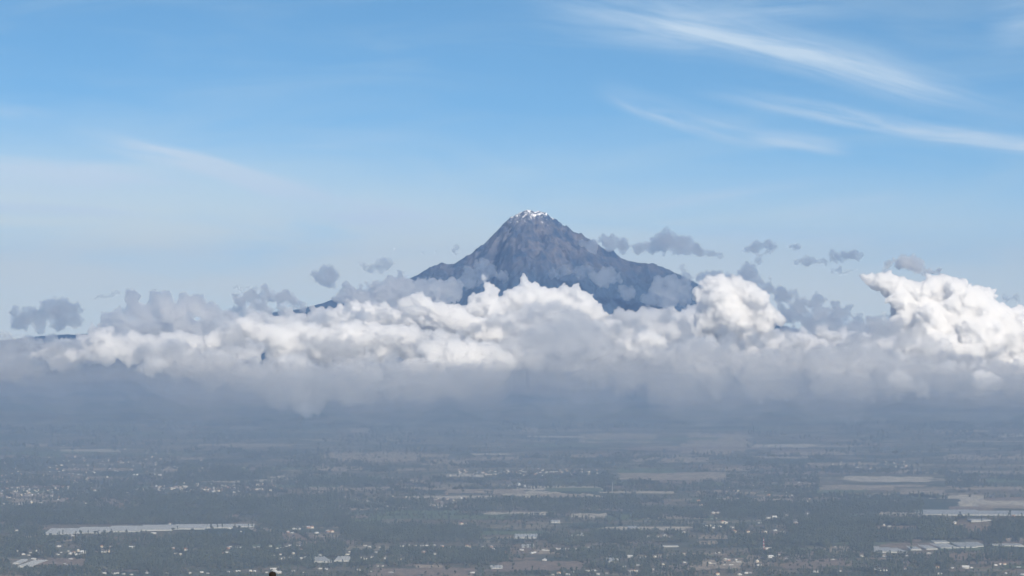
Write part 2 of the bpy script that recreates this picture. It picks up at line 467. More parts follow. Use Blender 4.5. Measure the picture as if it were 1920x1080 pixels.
cloud('thin grey shred touching the tip of the bright wedge cloud', 33000, .0028, [(1560,508,6),(1575,507,7),(1590,510,7),(1605,506,6),(1616,500,4)], ragged=1.1)
cloud('grey cloud with one pale dome above the bright wedge cloud', 31500, .006, [(1664,500,11),(1690,494,16),(1704,492,20),(1716,502,18),(1738,510,12),(1758,512,9),(1774,512,5)])
cloud('faint shred low on the right above the white wedge', 31500, .002, [(1885,560,7),(1900,558,8)], ragged=1.3)
cloud('small dark shred left of the summit cloud base', 34000, .003, [(1280,502,7),(1288,507,5)], ragged=1.2)
for k, (x, y, r) in enumerate([(792,474,4),(850,470,6),(856,476,5),(740,468,4),(812,476,3)]):
    cloud('tiny dark shred of cloud left of the peak', 34000, .0026, [(x, y, r), (x + 5, y - 4, r * 0.7)], ragged=0.7, group='tiny shreds left of the peak')
cloud('rounded grey tuft standing above the bank left of the mountain', 31500, .0045, [(598,516,12),(612,516,17),(624,512,12),(614,532,14),(602,530,10)], ragged=1.1, g=0.8)
cloud('pale wispy puff between the grey tuft and the mountain', 32500, .0022, [(684,500,9),(700,504,11),(718,501,10),(732,497,7)], ragged=1.2)
cloud('flat wisp hanging over the left bank', 32500, .0014, [(440,541,7),(452,541,7),(464,540,7),(476,541,7),(488,542,7),(500,543,7)], ragged=1.2)
cloud('thin shred left of the tall grey heap', 32000, .0016, [(182,557,6),(192,557,6),(202,557,6),(212,554,6),(222,552,6)], ragged=1.2)
# --- grey heaps of the back row
cloud('separate grey cloud at the far left end of the bank', 31500, .0042, [(28,586,14),(48,596,18),(70,596,17),(92,582,20),(112,582,20),(134,588,19),(150,584,10),(40,606,14),(75,607,14),(110,606,15),(140,604,14)], g=0.8)
cloud('tall grey heap of cloud above the left of the bank', 30500, .0085, [(246,562,15),(252,582,20),(220,592,15),(272,592,24),(300,572,22),(310,560,14),(328,590,28),(352,572,22),(376,578,20),(398,592,22),(200,590,9),(290,614,24),(345,612,26),(425,596,18),(240,612,22),(390,616,24),(200,608,16)], g=0.8)
cloud('grey cloud behind the left ridge', 31500, .0060, [(452,564,15),(472,556,17),(496,556,17),(524,562,16),(548,564,15),(566,574,12),(490,576,18),(530,580,14),(460,584,18),(440,590,16),(500,592,18)], g=0.8)
cloud('grey cloud lying over the left foot of the mountain', 32000, .0075, [(655,548,16),(676,556,18),(704,544,19),(732,532,18),(752,524,13),(760,540,22),(790,542,20),(822,540,19),(850,534,15),(700,566,20),(740,562,20),(800,556,22),(850,546,20),(670,572,22),(720,556,24),(770,552,24),(640,560,16),(820,546,24)], g=0.8)
cloud('thin grey cloud drifting up the left face of the mountain', 33000, .0026, [(882,512,12),(900,500,13),(912,492,9),(925,508,10),(876,528,14),(905,522,14),(940,520,10)], ragged=1.2)
cloud('thin cloud on the mountain face below the summit', 33500, .0018, [(1040,512,12),(1062,508,12),(1088,514,12),(1110,512,9)], ragged=1.2)
cloud('pale puff on the mountain face right of centre', 33000, .0030, [(1118,520,12),(1136,515,14),(1152,522,12),(1128,530,12)], ragged=1.1)
cloud('soft grey cloud over the right foot of the mountain', 33000, .0030, [(1236,542,18),(1262,536,18),(1284,530,14),(1250,562,22),(1280,556,22),(1215,560,14),(1180,548,12),(1165,540,9)], ragged=1.1)
cloud('grey fringe of cloud behind the round white cloud', 32500, .0038, [(1320,524,12),(1345,520,14),(1370,522,14),(1395,524,14),(1418,530,14),(1440,544,16),(1464,552,16),(1420,556,18)], ragged=1.2)
cloud('long grey cloud in the dip before the white wedge', 30500, .0055, [(1468,556,16),(1490,552,12),(1500,572,18),(1530,566,14),(1538,586,20),(1566,572,12),(1575,590,18),(1592,578,10),(1480,592,24),(1520,606,26),(1560,612,26),(1600,616,24),(1640,616,22),(1676,612,20),(1620,630,26),(1560,640,28),(1500,632,28),(1680,636,26)], ragged=1.1, g=0.8)
# --- backing of the bank
cloud('broad dim cloud filling the bank behind the left heaps', 31000, .0080, [(120,664,30),(180,650,30),(240,640,32),(300,636,34),(360,632,34),(420,628,34),(480,622,32),(540,620,32),(600,612,30),(650,604,30)], kids=0.8, ragged=0.6, grow=1.15)
cloud('broad dim cloud filling the bank under the mountain', 30500, .0080, [(700,606,30),(760,600,32),(820,600,34),(880,604,34),(940,612,36),(1000,618,38),(1060,622,38),(1120,622,36),(1180,618,34),(1240,614,34),(1290,610,30)], kids=0.8, ragged=0.6, grow=1.15)
cloud('broad dim cloud filling the bank behind the right heaps', 30000, .0080, [(1320,640,36),(1380,648,36),(1440,650,36),(1500,656,36),(1560,660,36),(1620,660,36),(1690,664,36),(1760,680,36)], kids=0.8, ragged=0.6, grow=1.15)
# --- bright heaps
cloud('bright knobbly cloud top in front of the mountain centre', 29000, .017, [(984,528,11),(978,544,14),(1000,542,13),(960,556,15),(1020,546,11),(1038,548,10),(1058,544,13),(1078,546,14),(1090,556,15),(1106,566,15),(1116,582,15),(1128,594,12),(950,574,22),(985,568,24),(1020,570,24),(1060,572,24),(1090,584,22)], ragged=0.45)
cloud('grey belly of cloud under the bright knobbly top', 28200, .0075, [(960,600,26),(1000,590,26),(1040,594,28),(1080,604,26),(930,612,26),(970,626,30),(1010,622,24)], kids=0.9, ragged=0.5)
cloud('white puff left of the knobbly cloud top', 28600, .016, [(890,566,15),(905,560,14),(920,572,18),(898,584,20),(880,580,12),(930,590,20),(905,520,7),(915,535,10),(922,550,12)], ragged=0.45)
cloud('white tumbling cloud left of the mountain centre', 28000, .016, [(762,572,17),(782,562,16),(800,574,17),(822,588,20),(850,600,24),(880,610,24),(910,622,24),(940,630,22),(964,634,17),(800,600,22),(832,616,24),(868,582,10)], ragged=0.45)
cloud('white heap at the left end of the tumbling cloud', 28500, .014, [(640,586,16),(664,578,16),(690,584,18),(716,590,18),(740,596,18),(620,600,17),(655,606,20),(690,610,20)], ragged=0.45)
cloud('round white cloud right of the mountain', 29000, .018, [(1330,534,15),(1352,530,17),(1376,534,17),(1398,546,19),(1420,560,19),(1324,556,21),(1350,560,28),(1380,574,28),(1410,586,24),(1440,592,20),(1462,600,12),(1330,586,24),(1322,612,20),(1345,622,22),(1372,616,20),(1310,624,14),(1358,640,16),(1400,612,24),(1430,610,22),(1390,630,20),(1335,600,26),(1370,600,30)], ragged=0.45, grow=1.12)
cloud('grey cloud between the centre and the round white cloud', 28800, .0070, [(1180,600,18),(1206,592,18),(1230,598,20),(1258,596,20),(1284,602,18),(1210,620,22),(1250,624,24),(1290,628,22),(1160,590,12)], ragged=0.5)
cloud('small white cloud under the right foot of the mountain', 26500, .016, [(1160,650,13),(1178,642,16),(1200,638,18),(1222,636,17),(1240,644,14),(1190,660,16),(1215,662,16),(1222,676,9)], ragged=0.45)
cloud('large white wedge of cloud rising at the right edge', 28000, .022, [(1618,518,5),(1632,523,10),(1648,528,15),(1668,534,18),(1690,542,20),(1708,556,20),(1686,562,18),(1722,566,24),(1738,546,20),(1756,536,18),(1772,534,17),(1790,544,20),(1808,552,20),(1826,566,24),(1850,589,26),(1876,600,26),(1902,605,24),(1926,618,28),(1760,572,32),(1800,586,36),(1842,618,38),(1886,639,40),(1930,659,42),(1780,612,32),(1816,636,34),(1860,666,34),(1760,596,26),(1908,686,34),(1960,637,40),(1990,670,50),(2040,677,60),(1700,600,20),(1730,620,26),(1720,590,24),(1775,648,30),(1830,664,30),(1870,691,30),(1920,712,40),(1700,584,26),(1740,600,34),(1770,624,34),(1750,640,26),(1800,610,40),(1840,642,44),(1790,560,30),(1830,590,36)], ragged=0.4, g=0.42, grow=1.2, core=1.0, kids=0.45)
cloud('white filler cloud low on the wedge', 27600, .016, [(1752,640,22),(1776,650,24),(1800,664,24),(1826,672,22),(1760,664,18)], ragged=0.45)
cloud('cream cloud tuft under the white wedge', 27000, .012, [(1700,652,14),(1720,648,14),(1738,656,16),(1756,666,14),(1744,682,14),(1770,650,16)], ragged=0.45)
cloud('dark ragged tuft at the foot of the white wedge', 25000, .0050, [(1790,680,16),(1812,672,14),(1836,674,13),(1856,668,10),(1872,662,8),(1880,656,5),(1800,696,18),(1840,692,16)], ragged=1.1)
# --- lower front heaps
cloud('wide sunlit heap of cloud in the left of the bank', 26500, .012, [(400,640,20),(430,622,20),(460,612,20),(486,624,22),(515,636,24),(548,622,22),(580,626,22),(610,634,24),(640,624,22),(668,622,22),(700,626,24),(730,628,24),(760,634,24),(786,644,22),(540,652,26),(600,656,28),(660,652,28),(720,654,28),(770,662,24)], ragged=0.45)
cloud('sunlit heap tapering to the far left', 26500, .010, [(170,648,18),(196,640,18),(222,644,20),(250,636,18),(280,644,22),(310,640,20),(336,634,18),(362,644,22),(390,650,22),(240,664,24),(300,668,26),(350,668,26),(200,668,22)], ragged=0.45)
cloud('bright rolling cloud below the tumbling heap', 25500, .010, [(800,654,20),(826,646,20),(850,654,22),(876,650,20),(900,660,22),(926,664,22),(948,678,22),(860,676,26),(900,688,26),(820,676,24),(780,690,24),(930,704,22)], ragged=0.45)
cloud('dim soft dome of cloud below the centre', 24800, .0050, [(1020,624,22),(1050,616,26),(1084,614,26),(1112,622,24),(1006,644,28),(1045,644,34),(1090,644,32),(1120,646,24),(1060,668,34),(1010,664,26)], ragged=0.8, soft=True, grow=1.2)
cloud('soft creamy heap hanging low on the left', 24500, .0075, [(500,714,30),(545,726,38),(590,722,38),(640,712,34),(690,708,34),(738,700,30),(470,698,28),(522,742,28),(578,748,30),(655,734,28)], ragged=0.9, soft=True, grow=1.12)
cloud('hazy cloud at the left edge of the picture', 25500, .004, [(-30,656,34),(10,650,26),(40,660,28),(80,664,24),(112,668,22),(20,684,30),(-40,690,36),(70,686,24)], soft=True, grow=1.15, ragged=0.9)
cloud('soft grey dome below the round white cloud', 25000, .0065, [(1290,668,24),(1320,660,30),(1352,674,28),(1300,700,32),(1345,708,34)], ragged=0.9, soft=True, grow=1.12)
cloud('soft pale dome left of the long grey bank', 24700, .0065, [(1402,690,32),(1440,682,34),(1480,692,28),(1420,716,32),(1465,716,30)], ragged=0.9, soft=True, grow=1.12)
cloud('soft grey bank under the long grey cloud', 24500, .0065, [(1530,680,28),(1570,686,32),(1620,680,30),(1665,690,30),(1550,712,32),(1610,716,34),(1670,716,30)], ragged=0.9, soft=True, grow=1.12)
cloud('grey cloud under the right edge of the bank', 24500, .006, [(1726,700,28),(1770,712,30),(1816,716,30),(1862,706,28),(1904,708,30),(1948,700,36),(1990,700,40)], ragged=0.9, soft=True, grow=1.12)
cloud('soft cloud below the sunlit heap at the far left', 25000, .006, [(330,684,28),(375,688,32),(420,690,30),(450,708,28),(296,676,20),(402,710,24)], soft=True, grow=1.12, ragged=0.9)
cloud('soft cloud below the bright rolling cloud', 25000, .006, [(790,704,32),(836,710,34),(880,700,28),(920,698,26),(852,726,26),(802,728,28),(755,722,26)], soft=True, grow=1.12, ragged=0.9)
cloud('grey haze cloud between the dome and the small white cloud', 25500, .0040, [(1130,668,26),(1160,680,28),(1200,686,28),(1240,684,28),(1270,672,26),(1110,690,28),(1180,704,28),(1240,706,28)], soft=True, grow=1.2, ragged=0.9)
cloud('pale filler cloud low in the centre of the bank', 26300, .0070, [(955,650,20),(978,658,22),(1000,666,22),(968,676,22),(940,668,18)], ragged=0.6, g=0.6)
cloud('pale filler cloud between the tumbling heap and the wide sunlit heap', 27700, .0090, [(664,642,20),(690,640,22),(716,646,22),(744,650,22),(690,664,20),(560,652,22),(600,648,22),(520,648,20),(480,650,20)], ragged=0.6, g=0.6)
cloud('dim cloud in the gap under the wide sunlit heap', 27200, .0060, [(380,668,22),(425,664,24),(470,664,26),(520,668,26),(570,674,26),(620,676,26),(660,680,24)], ragged=0.6, g=0.6)
for lab, D_, dn_, bl_ in [
 ('grey patch lying across the knobbly cloud', 27600, .0032, [(985,580,10),(1008,576,13),(1034,574,14),(1060,578,13),(1084,588,11),(1020,590,12)]),
 ('blue grey patch at the left foot of the mountain', 27400, .0030, [(652,584,13),(676,592,14),(700,598,13),(728,594,12),(750,604,12),(770,612,10)]),
 ('grey shadowy roll below the bright rolling cloud', 24300, .0034, [(846,700,14),(872,692,14),(898,696,15),(926,700,14),(950,694,12),(880,708,13)]),
 ('small grey roll hanging in the creamy heap', 24000, .0034, [(716,706,10),(736,700,13),(760,702,14),(784,706,12),(750,714,12)]),
 ('grey rim along the left of the wide sunlit heap', 25800, .0034, [(556,664,12),(580,654,13),(604,650,13),(630,654,12),(650,662,10)]),
 ('grey cloud left of the wide sunlit heap', 26000, .0036, [(404,606,13),(424,612,15),(444,626,15),(456,644,14),(420,636,14)]),
 ('grey shadowy cloud in the middle of the left bank', 25600, .0034, [(300,656,12),(322,648,14),(346,650,15),(368,660,13),(330,668,14),(300,676,12)]),
 ('grey cloud between the small white cloud and the round one', 27000, .0038, [(1256,596,14),(1280,606,15),(1290,630,16),(1272,650,16),(1300,656,15),(1250,632,13)]),
 ('grey rim under the round white cloud', 26500, .0036, [(1330,652,12),(1362,656,14),(1394,650,15),(1424,640,14),(1450,628,13),(1472,618,11)]),
 ('ragged grey cloud below the long grey one', 26500, .0034, [(1500,652,14),(1536,656,15),(1572,660,15),(1608,656,14),(1640,662,14),(1676,668,14)]),
 ('blue grey cloud between the mountain and the tumbling heap', 28800, .0032, [(730,566,14),(755,556,14),(778,550,13),(806,552,14),(832,566,14),(856,556,12)]),
 ('grey cloud lapping over the lower left of the white wedge', 26900, .0040, [(1630,604,14),(1656,606,16),(1682,616,18),(1710,630,19),(1740,646,19),(1768,660,19),(1690,642,18),(1722,664,18),(1650,626,16)]),
 ('grey shadow roll at the foot of the creamy heap', 23800, .0026, [(620,742,16),(656,750,17),(696,746,17),(736,738,16),(770,744,15)]),
]: cloud(lab, D_, dn_, bl_, g=0.8, ragged=0.9)
# --- small puffs all through the bank
rp = random.Random(21)
def bank_top(x):
    return float(np.interp(x, [0, 150, 300, 450, 600, 760, 900, 1050, 1200, 1330, 1480, 1620, 1760, 1920], [646, 626, 606, 596, 590, 572, 572, 580, 592, 588, 606, 626, 650, 690]))
for k in range(84):
    x = 10 + 1890 * (k + rp.random()) / 84.0
    t = rp.random(); y = bank_top(x) + 6 + t * (40 if x < 220 or x > 1720 else (96 if x < 980 else 74))
    bright = rp.random() < (0.46 if x < 980 else 0.30)
    r = rp.uniform(9, 19) * (1.15 if t > 0.5 else 0.95)
    bl_ = [(x, y, r)] + [(x + rp.uniform(-2.0, 2.0) * r, y + rp.uniform(-0.5, 0.7) * r, r * rp.uniform(0.5, 0.95)) for _ in range(4)]
    D_ = 28200 - (y - 560) * 26
    if bright: cloud('small white puff in the cloud bank', D_, .0105, bl_, ragged=0.6, kids=0.7, core=0.82, group='small puffs in the cloud bank')
    else: cloud('small grey puff in the cloud bank', D_, rp.uniform(.0024, .0038), bl_, g=0.8, ragged=0.9, group='small puffs in the cloud bank')
# --- rain mist under the bank
def mist(label, D, dens, blobs):
    o = cloud(label, D, dens, blobs, g=0.5, skin=0.0, ragged=1.2, voxel=60.0, name='low_mist', kids=0.4)
    nt_ = o.data.materials[0].node_tree
    for l_ in list(nt_.links):
        if l_.to_socket.name == 'Surface': nt_.links.remove(l_)
    return o
for D_, dn_, dy_, r_ in ((23800, .0015, 12, 44), (23000, .0011, 26, 48), (22200, .0008, 42, 54)):
    g_ = 'soft mist under the cloud bank'
    mist('soft grey mist hanging under the left half of the cloud bank', D_, dn_, [(x, 680 + 30 * min(1, max(0, (x - 120) / 350)) + dy_ + 10 * math.sin(x * 0.02), r_) for x in range(-160, 940, 40)]).__setitem__('group', g_)
    mist('soft grey mist hanging under the middle of the cloud bank', D_ + 700, dn_, [(x, 690 + dy_ + 8 * math.sin(x * 0.03), r_) for x in range(880, 1300, 40)]).__setitem__('group', g_)
    mist('soft grey mist hanging under the right half of the cloud bank', D_, dn_, [(x, 708 + dy_ + 8 * math.sin(x * 0.025), r_) for x in range(1240, 2120, 40)]).__setitem__('group', g_)

# ------------------------------------------------------------------ the plain: where a line of sight meets the ground
def hit(px, py):
    d = ray(px, py)
    t = CAM_Z / -d[2]
    for _ in range(12):
        z = float(height(d[0] * t, t))
        t = (CAM_Z - z) / -d[2]
    return np.array((d[0] * t, t, float(height(d[0] * t, t))))

def noisy(name, c1, c2, scale, rough=0.9, detail=4, stretch=(1, 1, 1), vary=0.0):
    m, n, l, o = mat_new(name)
    b = n('ShaderNodeBsdfPrincipled'); b.inputs['Roughness'].default_value = rough; b.inputs['Specular IOR Level'].default_value = 0.2
    l(b.outputs[0], o.inputs['Surface'])
    tc = n('ShaderNodeNewGeometry'); mp_ = n('ShaderNodeMapping'); mp_.inputs['Scale'].default_value = stretch
    l(tc.outputs['Position'], mp_.inputs[0])
    z = n('ShaderNodeTexNoise'); z.inputs['Scale'].default_value = scale; z.inputs['Detail'].default_value = detail; z.inputs['Roughness'].default_value = 0.65
    l(mp_.outputs[0], z.inputs['Vector'])
    r_ = n('ShaderNodeValToRGB'); r_.color_ramp.elements[0].position = 0.33; r_.color_ramp.elements[1].position = 0.67
    r_.color_ramp.elements[0].color = (*c1, 1); r_.color_ramp.elements[1].color = (*c2, 1)
    l(z.outputs['Fac'], r_.inputs[0])
    if vary:
        z2 = n('ShaderNodeTexNoise'); z2.inputs['Scale'].default_value = 0.006; z2.inputs['Detail'].default_value = 3; l(tc.outputs['Position'], z2.inputs['Vector'])
        oi_ = n('ShaderNodeObjectInfo')
        m1 = n('ShaderNodeMapRange'); m1.inputs['From Min'].default_value = 0.3; m1.inputs['From Max'].default_value = 0.7; m1.inputs['To Min'].default_value = 1 - vary; m1.inputs['To Max'].default_value = 1 + vary; l(z2.outputs['Fac'], m1.inputs['Value'])
        m2 = n('ShaderNodeMapRange'); m2.inputs['To Min'].default_value = 0.7; m2.inputs['To Max'].default_value = 1.4; l(oi_.outputs['Random'], m2.inputs['Value'])
        mm = n('ShaderNodeMath'); mm.operation = 'MULTIPLY'; l(m1.outputs[0], mm.inputs[0]); l(m2.outputs[0], mm.inputs[1])
        vm = n('ShaderNodeVectorMath'); vm.operation = 'SCALE'; l(r_.outputs[0], vm.inputs[0]); l(mm.outputs[0], vm.inputs['Scale']); l(vm.outputs[0], b.inputs['Base Color'])
    else: l(r_.outputs[0], b.inputs['Base Color'])
    return m

# ------------------------------------------------------------------ fields
F_MAT = {
 'tan': noisy('field_dry_stubble', (0.14, 0.115, 0.085), (0.29, 0.24, 0.18), 0.02, stretch=(1, 0.4, 1)),
 'pale': noisy('field_pale_straw', (0.22, 0.20, 0.16), (0.40, 0.36, 0.30), 0.02, stretch=(1, 0.4, 1)),
 'brown': noisy('field_bare_soil', (0.10, 0.075, 0.058), (0.20, 0.155, 0.12), 0.03, stretch=(1, 0.5, 1)),
 'green': noisy('field_grass', (0.055, 0.075, 0.035), (0.095, 0.115, 0.055), 0.015, stretch=(1, 0.5, 1)),
}
N_FIELD = [0]
def field(quad, kind, n=26, lift=1.6):
    N_FIELD[0] += 1; lift = lift + 0.03 * (N_FIELD[0] % 40)
    """a parcel draped on the plain; quad = four photo pixels far-left, far-right, near-right, near-left"""
    c = [hit(*q)[:2] for q in quad]
    s_, t_ = np.meshgrid(np.linspace(0, 1, n), np.linspace(0, 1, n))
    P = (1 - s_)[..., None] * ((1 - t_)[..., None] * c[3] + t_[..., None] * c[0]) + s_[..., None] * ((1 - t_)[..., None] * c[2] + t_[..., None] * c[1])
    # ragged borders, as hedges and tracks leave them
    w = np.hypot(*(c[1] - c[0])); dd = np.hypot(*(c[3] - c[0]))
    e = NB.fbm(P[..., 0] / (w * 0.12), P[..., 1] / (dd * 0.12), 2) - 0.5
    P = P + np.stack([e * w * 0.10, (NC.fbm(P[..., 0] / (w * 0.09), P[..., 1] / (dd * 0.2), 2) - 0.5) * dd * 0.35], -1)
    z = height(P[..., 0], P[..., 1]) + lift
    me = mesh_np('field', np.concatenate([P, z[..., None]], -1).reshape(-1, 3), grid_faces(n, n))
    return tag(obj('field', me, F_MAT[kind]), kind='structure')
def rect(x0, x1, y0, y1, sk=0, tilt=0):
    return [(x0 + sk, y0), (x1 + sk, y0 + tilt), (x1, y1 + tilt), (x0, y1)]
for q, k in [
 (rect(1085,1225,813,830,6), 'tan'), (rect(1275,1395,813,849,14), 'tan'), (rect(1180,1330,857,867,8), 'tan'), (rect(1155,1362,886,900,10), 'tan'),
 (rect(600,782,849,866,10), 'tan'), (rect(790,878,863,873,4), 'tan'), (rect(655,690,803,812,3), 'tan'), (rect(975,1008,803,811,2), 'tan'),
 ([(812,917),(1000,921),(1140,930),(1020,937)], 'pale'), (rect(640,720,915,921), 'tan'), (rect(690,830,905,910), 'brown'),
 (rect(1580,1745,893,902,6,2), 'pale'), (rect(1536,1675,911,920,6), 'tan'), (rect(1682,1772,920,928), 'tan'), (rect(1765,1925,852,862,6), 'tan'),
 (rect(1830,1905,914,918), 'pale'), (rect(1790,1960,936,952,10), 'pale'), (rect(1455,1530,906,914,6), 'tan'), (rect(1330,1420,878,884), 'tan'),
 (rect(905,1028,961,972,6), 'pale'), (rect(1068,1135,963,971,4), 'pale'), (rect(790,888,947,955,6), 'pale'), (rect(718,772,948,953), 'pale'),
 (rect(1108,1278,989,996,24), 'pale'), (rect(850,890,981,985), 'tan'),
 (rect(500,700,972,984,20), 'green'), (rect(700,980,966,975,10), 'green'), (rect(840,1020,996,1004,10), 'green'), (rect(1130,1380,966,976,10), 'green'), (rect(1520,1640,966,978,8), 'green'),
 (rect(920,1090,1054,1070,20), 'brown'), (rect(690,885,1066,1082,14), 'brown'), (rect(60,165,1048,1062,12), 'brown'), (rect(500,600,1000,1014,-20), 'brown'),
 (rect(1290,1385,1052,1070,8), 'tan'), (rect(1410,1470,998,1006,6), 'brown'), (rect(1390,1500,1032,1040,8), 'brown'), (rect(1480,1600,1048,1062,8), 'brown'),
 (rect(1690,1930,1036,1052,10), 'brown'), (rect(1600,1720,1048,1064,10), 'brown'), (rect(1630,1720,986,996,10), 'brown'), (rect(1790,1860,980,990,4), 'brown'),
 (rect(170,300,1004,1014,14), 'brown'), (rect(0,150,1005,1016,10), 'tan'), (rect(0,110,944,948), 'pale'), (rect(20,130,935,943,4), 'tan'), (rect(130,240,935,948,8), 'brown'),
 (rect(245,280,909,922), 'green'), (rect(575,640,909,920,4), 'tan'), (rect(385,440,966,976,10), 'brown'), (rect(560,600,960,966), 'tan'),
 ([(466,991),(474,991),(530,1012),(520,1012)], 'tan'), ([(494,991),(504,991),(548,1010),(536,1010)], 'tan'), (rect(1540,1620,1026,1036,6), 'tan'), (rect(1000,1070,1030,1040,6), 'tan'), (rect(780,830,1060,1066), 'tan'), (rect(1180,1240,1010,1020,6), 'brown'),
]: field(q, k)

rf_ = random.Random(44)
for k in range(120):                       # narrow strips of crop and fallow over the middle and far plain
    y = 796 + 170 * rf_.random() ** 0.8; w = rf_.uniform(40, 190); h_ = rf_.uniform(2.2, 5.5) * (1 + (y - 796) / 260)
    x = rf_.uniform(-40, 1920)
    field(rect(x, x + w, y, y + h_, rf_.uniform(-10, 14), rf_.uniform(-1.5, 1.5)), rf_.choice(['tan', 'tan', 'brown', 'brown', 'green', 'green', 'pale']), n=10)
for k in range(56):                        # small plots between the houses near the lower edge
    y = rf_.uniform(1000, 1074); w = rf_.uniform(30, 110); h_ = rf_.uniform(3.5, 8)
    x = rf_.uniform(-20, 1920) if k % 2 else rf_.uniform(1250, 1920)
    field(rect(x, x + w, y, y + h_, rf_.uniform(-10, 14), rf_.uniform(-1, 1)), rf_.choice(['brown', 'brown', 'tan', 'green']), n=10, lift=1.2)

# ------------------------------------------------------------------ greenhouses
GH_ROOF = noisy('greenhouse_plastic', (0.28, 0.29, 0.29), (0.46, 0.46, 0.45), 0.05, rough=0.45)
GH_WALL = noisy('greenhouse_side_film', (0.34, 0.35, 0.34), (0.48, 0.48, 0.46), 0.08, rough=0.5)
def greenhouse(label, px, py, w, d, spans, rot=0.0, skew=0.0, group=None):
    """multi-span plastic tunnel house, w along the picture, d away from the eye (metres); spans ridge away from the eye"""
    c = hit(px, py)
    root = bpy.data.objects.new('greenhouse', None); COL.objects.link(root); root.location = c; root.rotation_euler = (0, 0, rot)
    root.empty_display_size = 5
    sw = w / spans; seg = 6; h0, hr = 3.6, 0.26 * sw
    hr = min(hr, 4.5)
    V, F = [], []
    for i in range(spans):
        x0 = -w / 2 + i * sw; base = len(V)
        for j in range(seg + 1):
            a_ = math.pi * j / seg
            for y_ in (0.0, d):
                V.append((x0 + sw / 2 - math.cos(a_) * sw * 0.49 + skew * y_, y_, h0 + math.sin(a_) * hr))
        for j in range(seg):
            k = base + 2 * j; F.append((k, k + 2, k + 3, k + 1))
    roof = obj('roof', mesh_np('greenhouse_roof', V, F), GH_ROOF, root)
    V, F = [], []
    for i in range(spans):
        x0 = -w / 2 + i * sw
        for y_ in (0.0, d):
            base = len(V); sk = skew * y_
            pts = [(x0 + sw / 2 - math.cos(math.pi * j / seg) * sw * 0.49 + sk, h0 - 0.05 + math.sin(math.pi * j / seg) * (hr - 0.05)) for j in range(seg + 1)]
            for x_, z_ in pts: V += [(x_, y_, -3.0), (x_, y_, z_)]
            for j in range(seg): k = base + 2 * j; F.append((k, k + 2, k + 3, k + 1))
    for x_ in (-w / 2 + sw * 0.01, w / 2 - sw * 0.01):
        base = len(V); V += [(x_, 0, -3), (x_ + skew * d, d, -3), (x_ + skew * d, d, h0), (x_, 0, h0)]; F.append((base, base + 1, base + 2, base + 3))
    obj('side_wall', mesh_np('greenhouse_wall', V, F), GH_WALL, root)
    return tag(root, label, 'greenhouse', group)
greenhouse('large pale greenhouse with a notched back edge below the wooded ridge', 1672, 1037, 128, 430, 13, skew=-0.10)
greenhouse('small greenhouse just right of the large notched one', 1718, 1032, 40, 260, 4)
greenhouse('slanted greenhouse with a straight left edge beside the small one', 1748, 1031, 44, 270, 4, skew=-0.06)
greenhouse('wide greenhouse in the middle of the row below the ridge', 1782, 1029, 72, 230, 7, skew=-0.09)
greenhouse('thin upper greenhouse standing behind the wide one', 1766, 1019, 60, 90, 6)
greenhouse('greenhouse before the dark hedge in the row below the ridge', 1817, 1028, 66, 230, 6)
greenhouse('last full greenhouse at the right end of the row below the ridge', 1838, 1026, 50, 200, 5)
greenhouse('narrow greenhouse strip at the right picture edge', 1898, 1025, 90, 90, 9)
greenhouse('low greenhouse strip on the slope left of the right edge', 1870, 1024, 34, 70, 4)
greenhouse('bright slim greenhouse roof on the wooded ridge', 1842, 981, 92, 90, 9, rot=0.03)
greenhouse('short greenhouse on the left end of the wooded ridge', 1728, 984, 46, 60, 5)
greenhouse('long pale greenhouse block in the fields behind the ridge', 1792, 967, 300, 330, 20)
greenhouse('second pale greenhouse block behind the ridge at the right edge', 1900, 967, 280, 260, 20)
xs_ = [108, 168, 230, 292, 354, 412, 458]
nm_ = ['leftmost', 'second', 'third', 'middle', 'fifth', 'sixth', 'rightmost']
for k, x_ in enumerate(xs_):
    y_ = 1004 - (x_ - 85) * 0.041
    greenhouse('%s block of the long pale greenhouse strip across the left plain' % nm_[k], x_, y_, [118,136,142,142,138,116,84][k], [330,330,320,300,260,200,150][k], 14, rot=0.03, skew=-0.05, group='long greenhouse strip')
greenhouse('bright white greenhouse at the wood edge, left part', 603, 1055, 78, 200, 7, skew=-0.2)
greenhouse('bright white greenhouse at the wood edge, right part', 640, 1053, 52, 190, 5)
greenhouse('pale wedge shaped greenhouse near the bottom left corner', 44, 1064, 48, 260, 5, skew=0.06)
greenhouse('small pale greenhouse beside the corner wedge one', 30, 1058, 26, 160, 3)
greenhouse('pale greenhouse pair end under the centre fields', 990, 1010, 110, 190, 9)
greenhouse('pale greenhouse left of the square dark wood', 1085, 1006, 62, 130, 6)
greenhouse('small greenhouse right against the square dark wood', 1106, 1007, 26, 110, 3)
greenhouse('pale greenhouse among houses right of centre', 990, 1028, 50, 130, 5)
greenhouse('flat grey roofed greenhouse in the lower centre right', 1150, 1055, 46, 150, 4)
greenhouse('row of small white tunnel houses in the dark slope', 1256, 1026, 68, 40, 9)
greenhouse('pale curved roof left of the pinkish field', 930, 1068, 46, 120, 4)
greenhouse('bright shed roof standing alone in the centre field', 1042, 981, 42, 120, 3)
greenhouse('bright white shed above the pale strip', 1192, 993, 40, 130, 3, skew=-0.08)

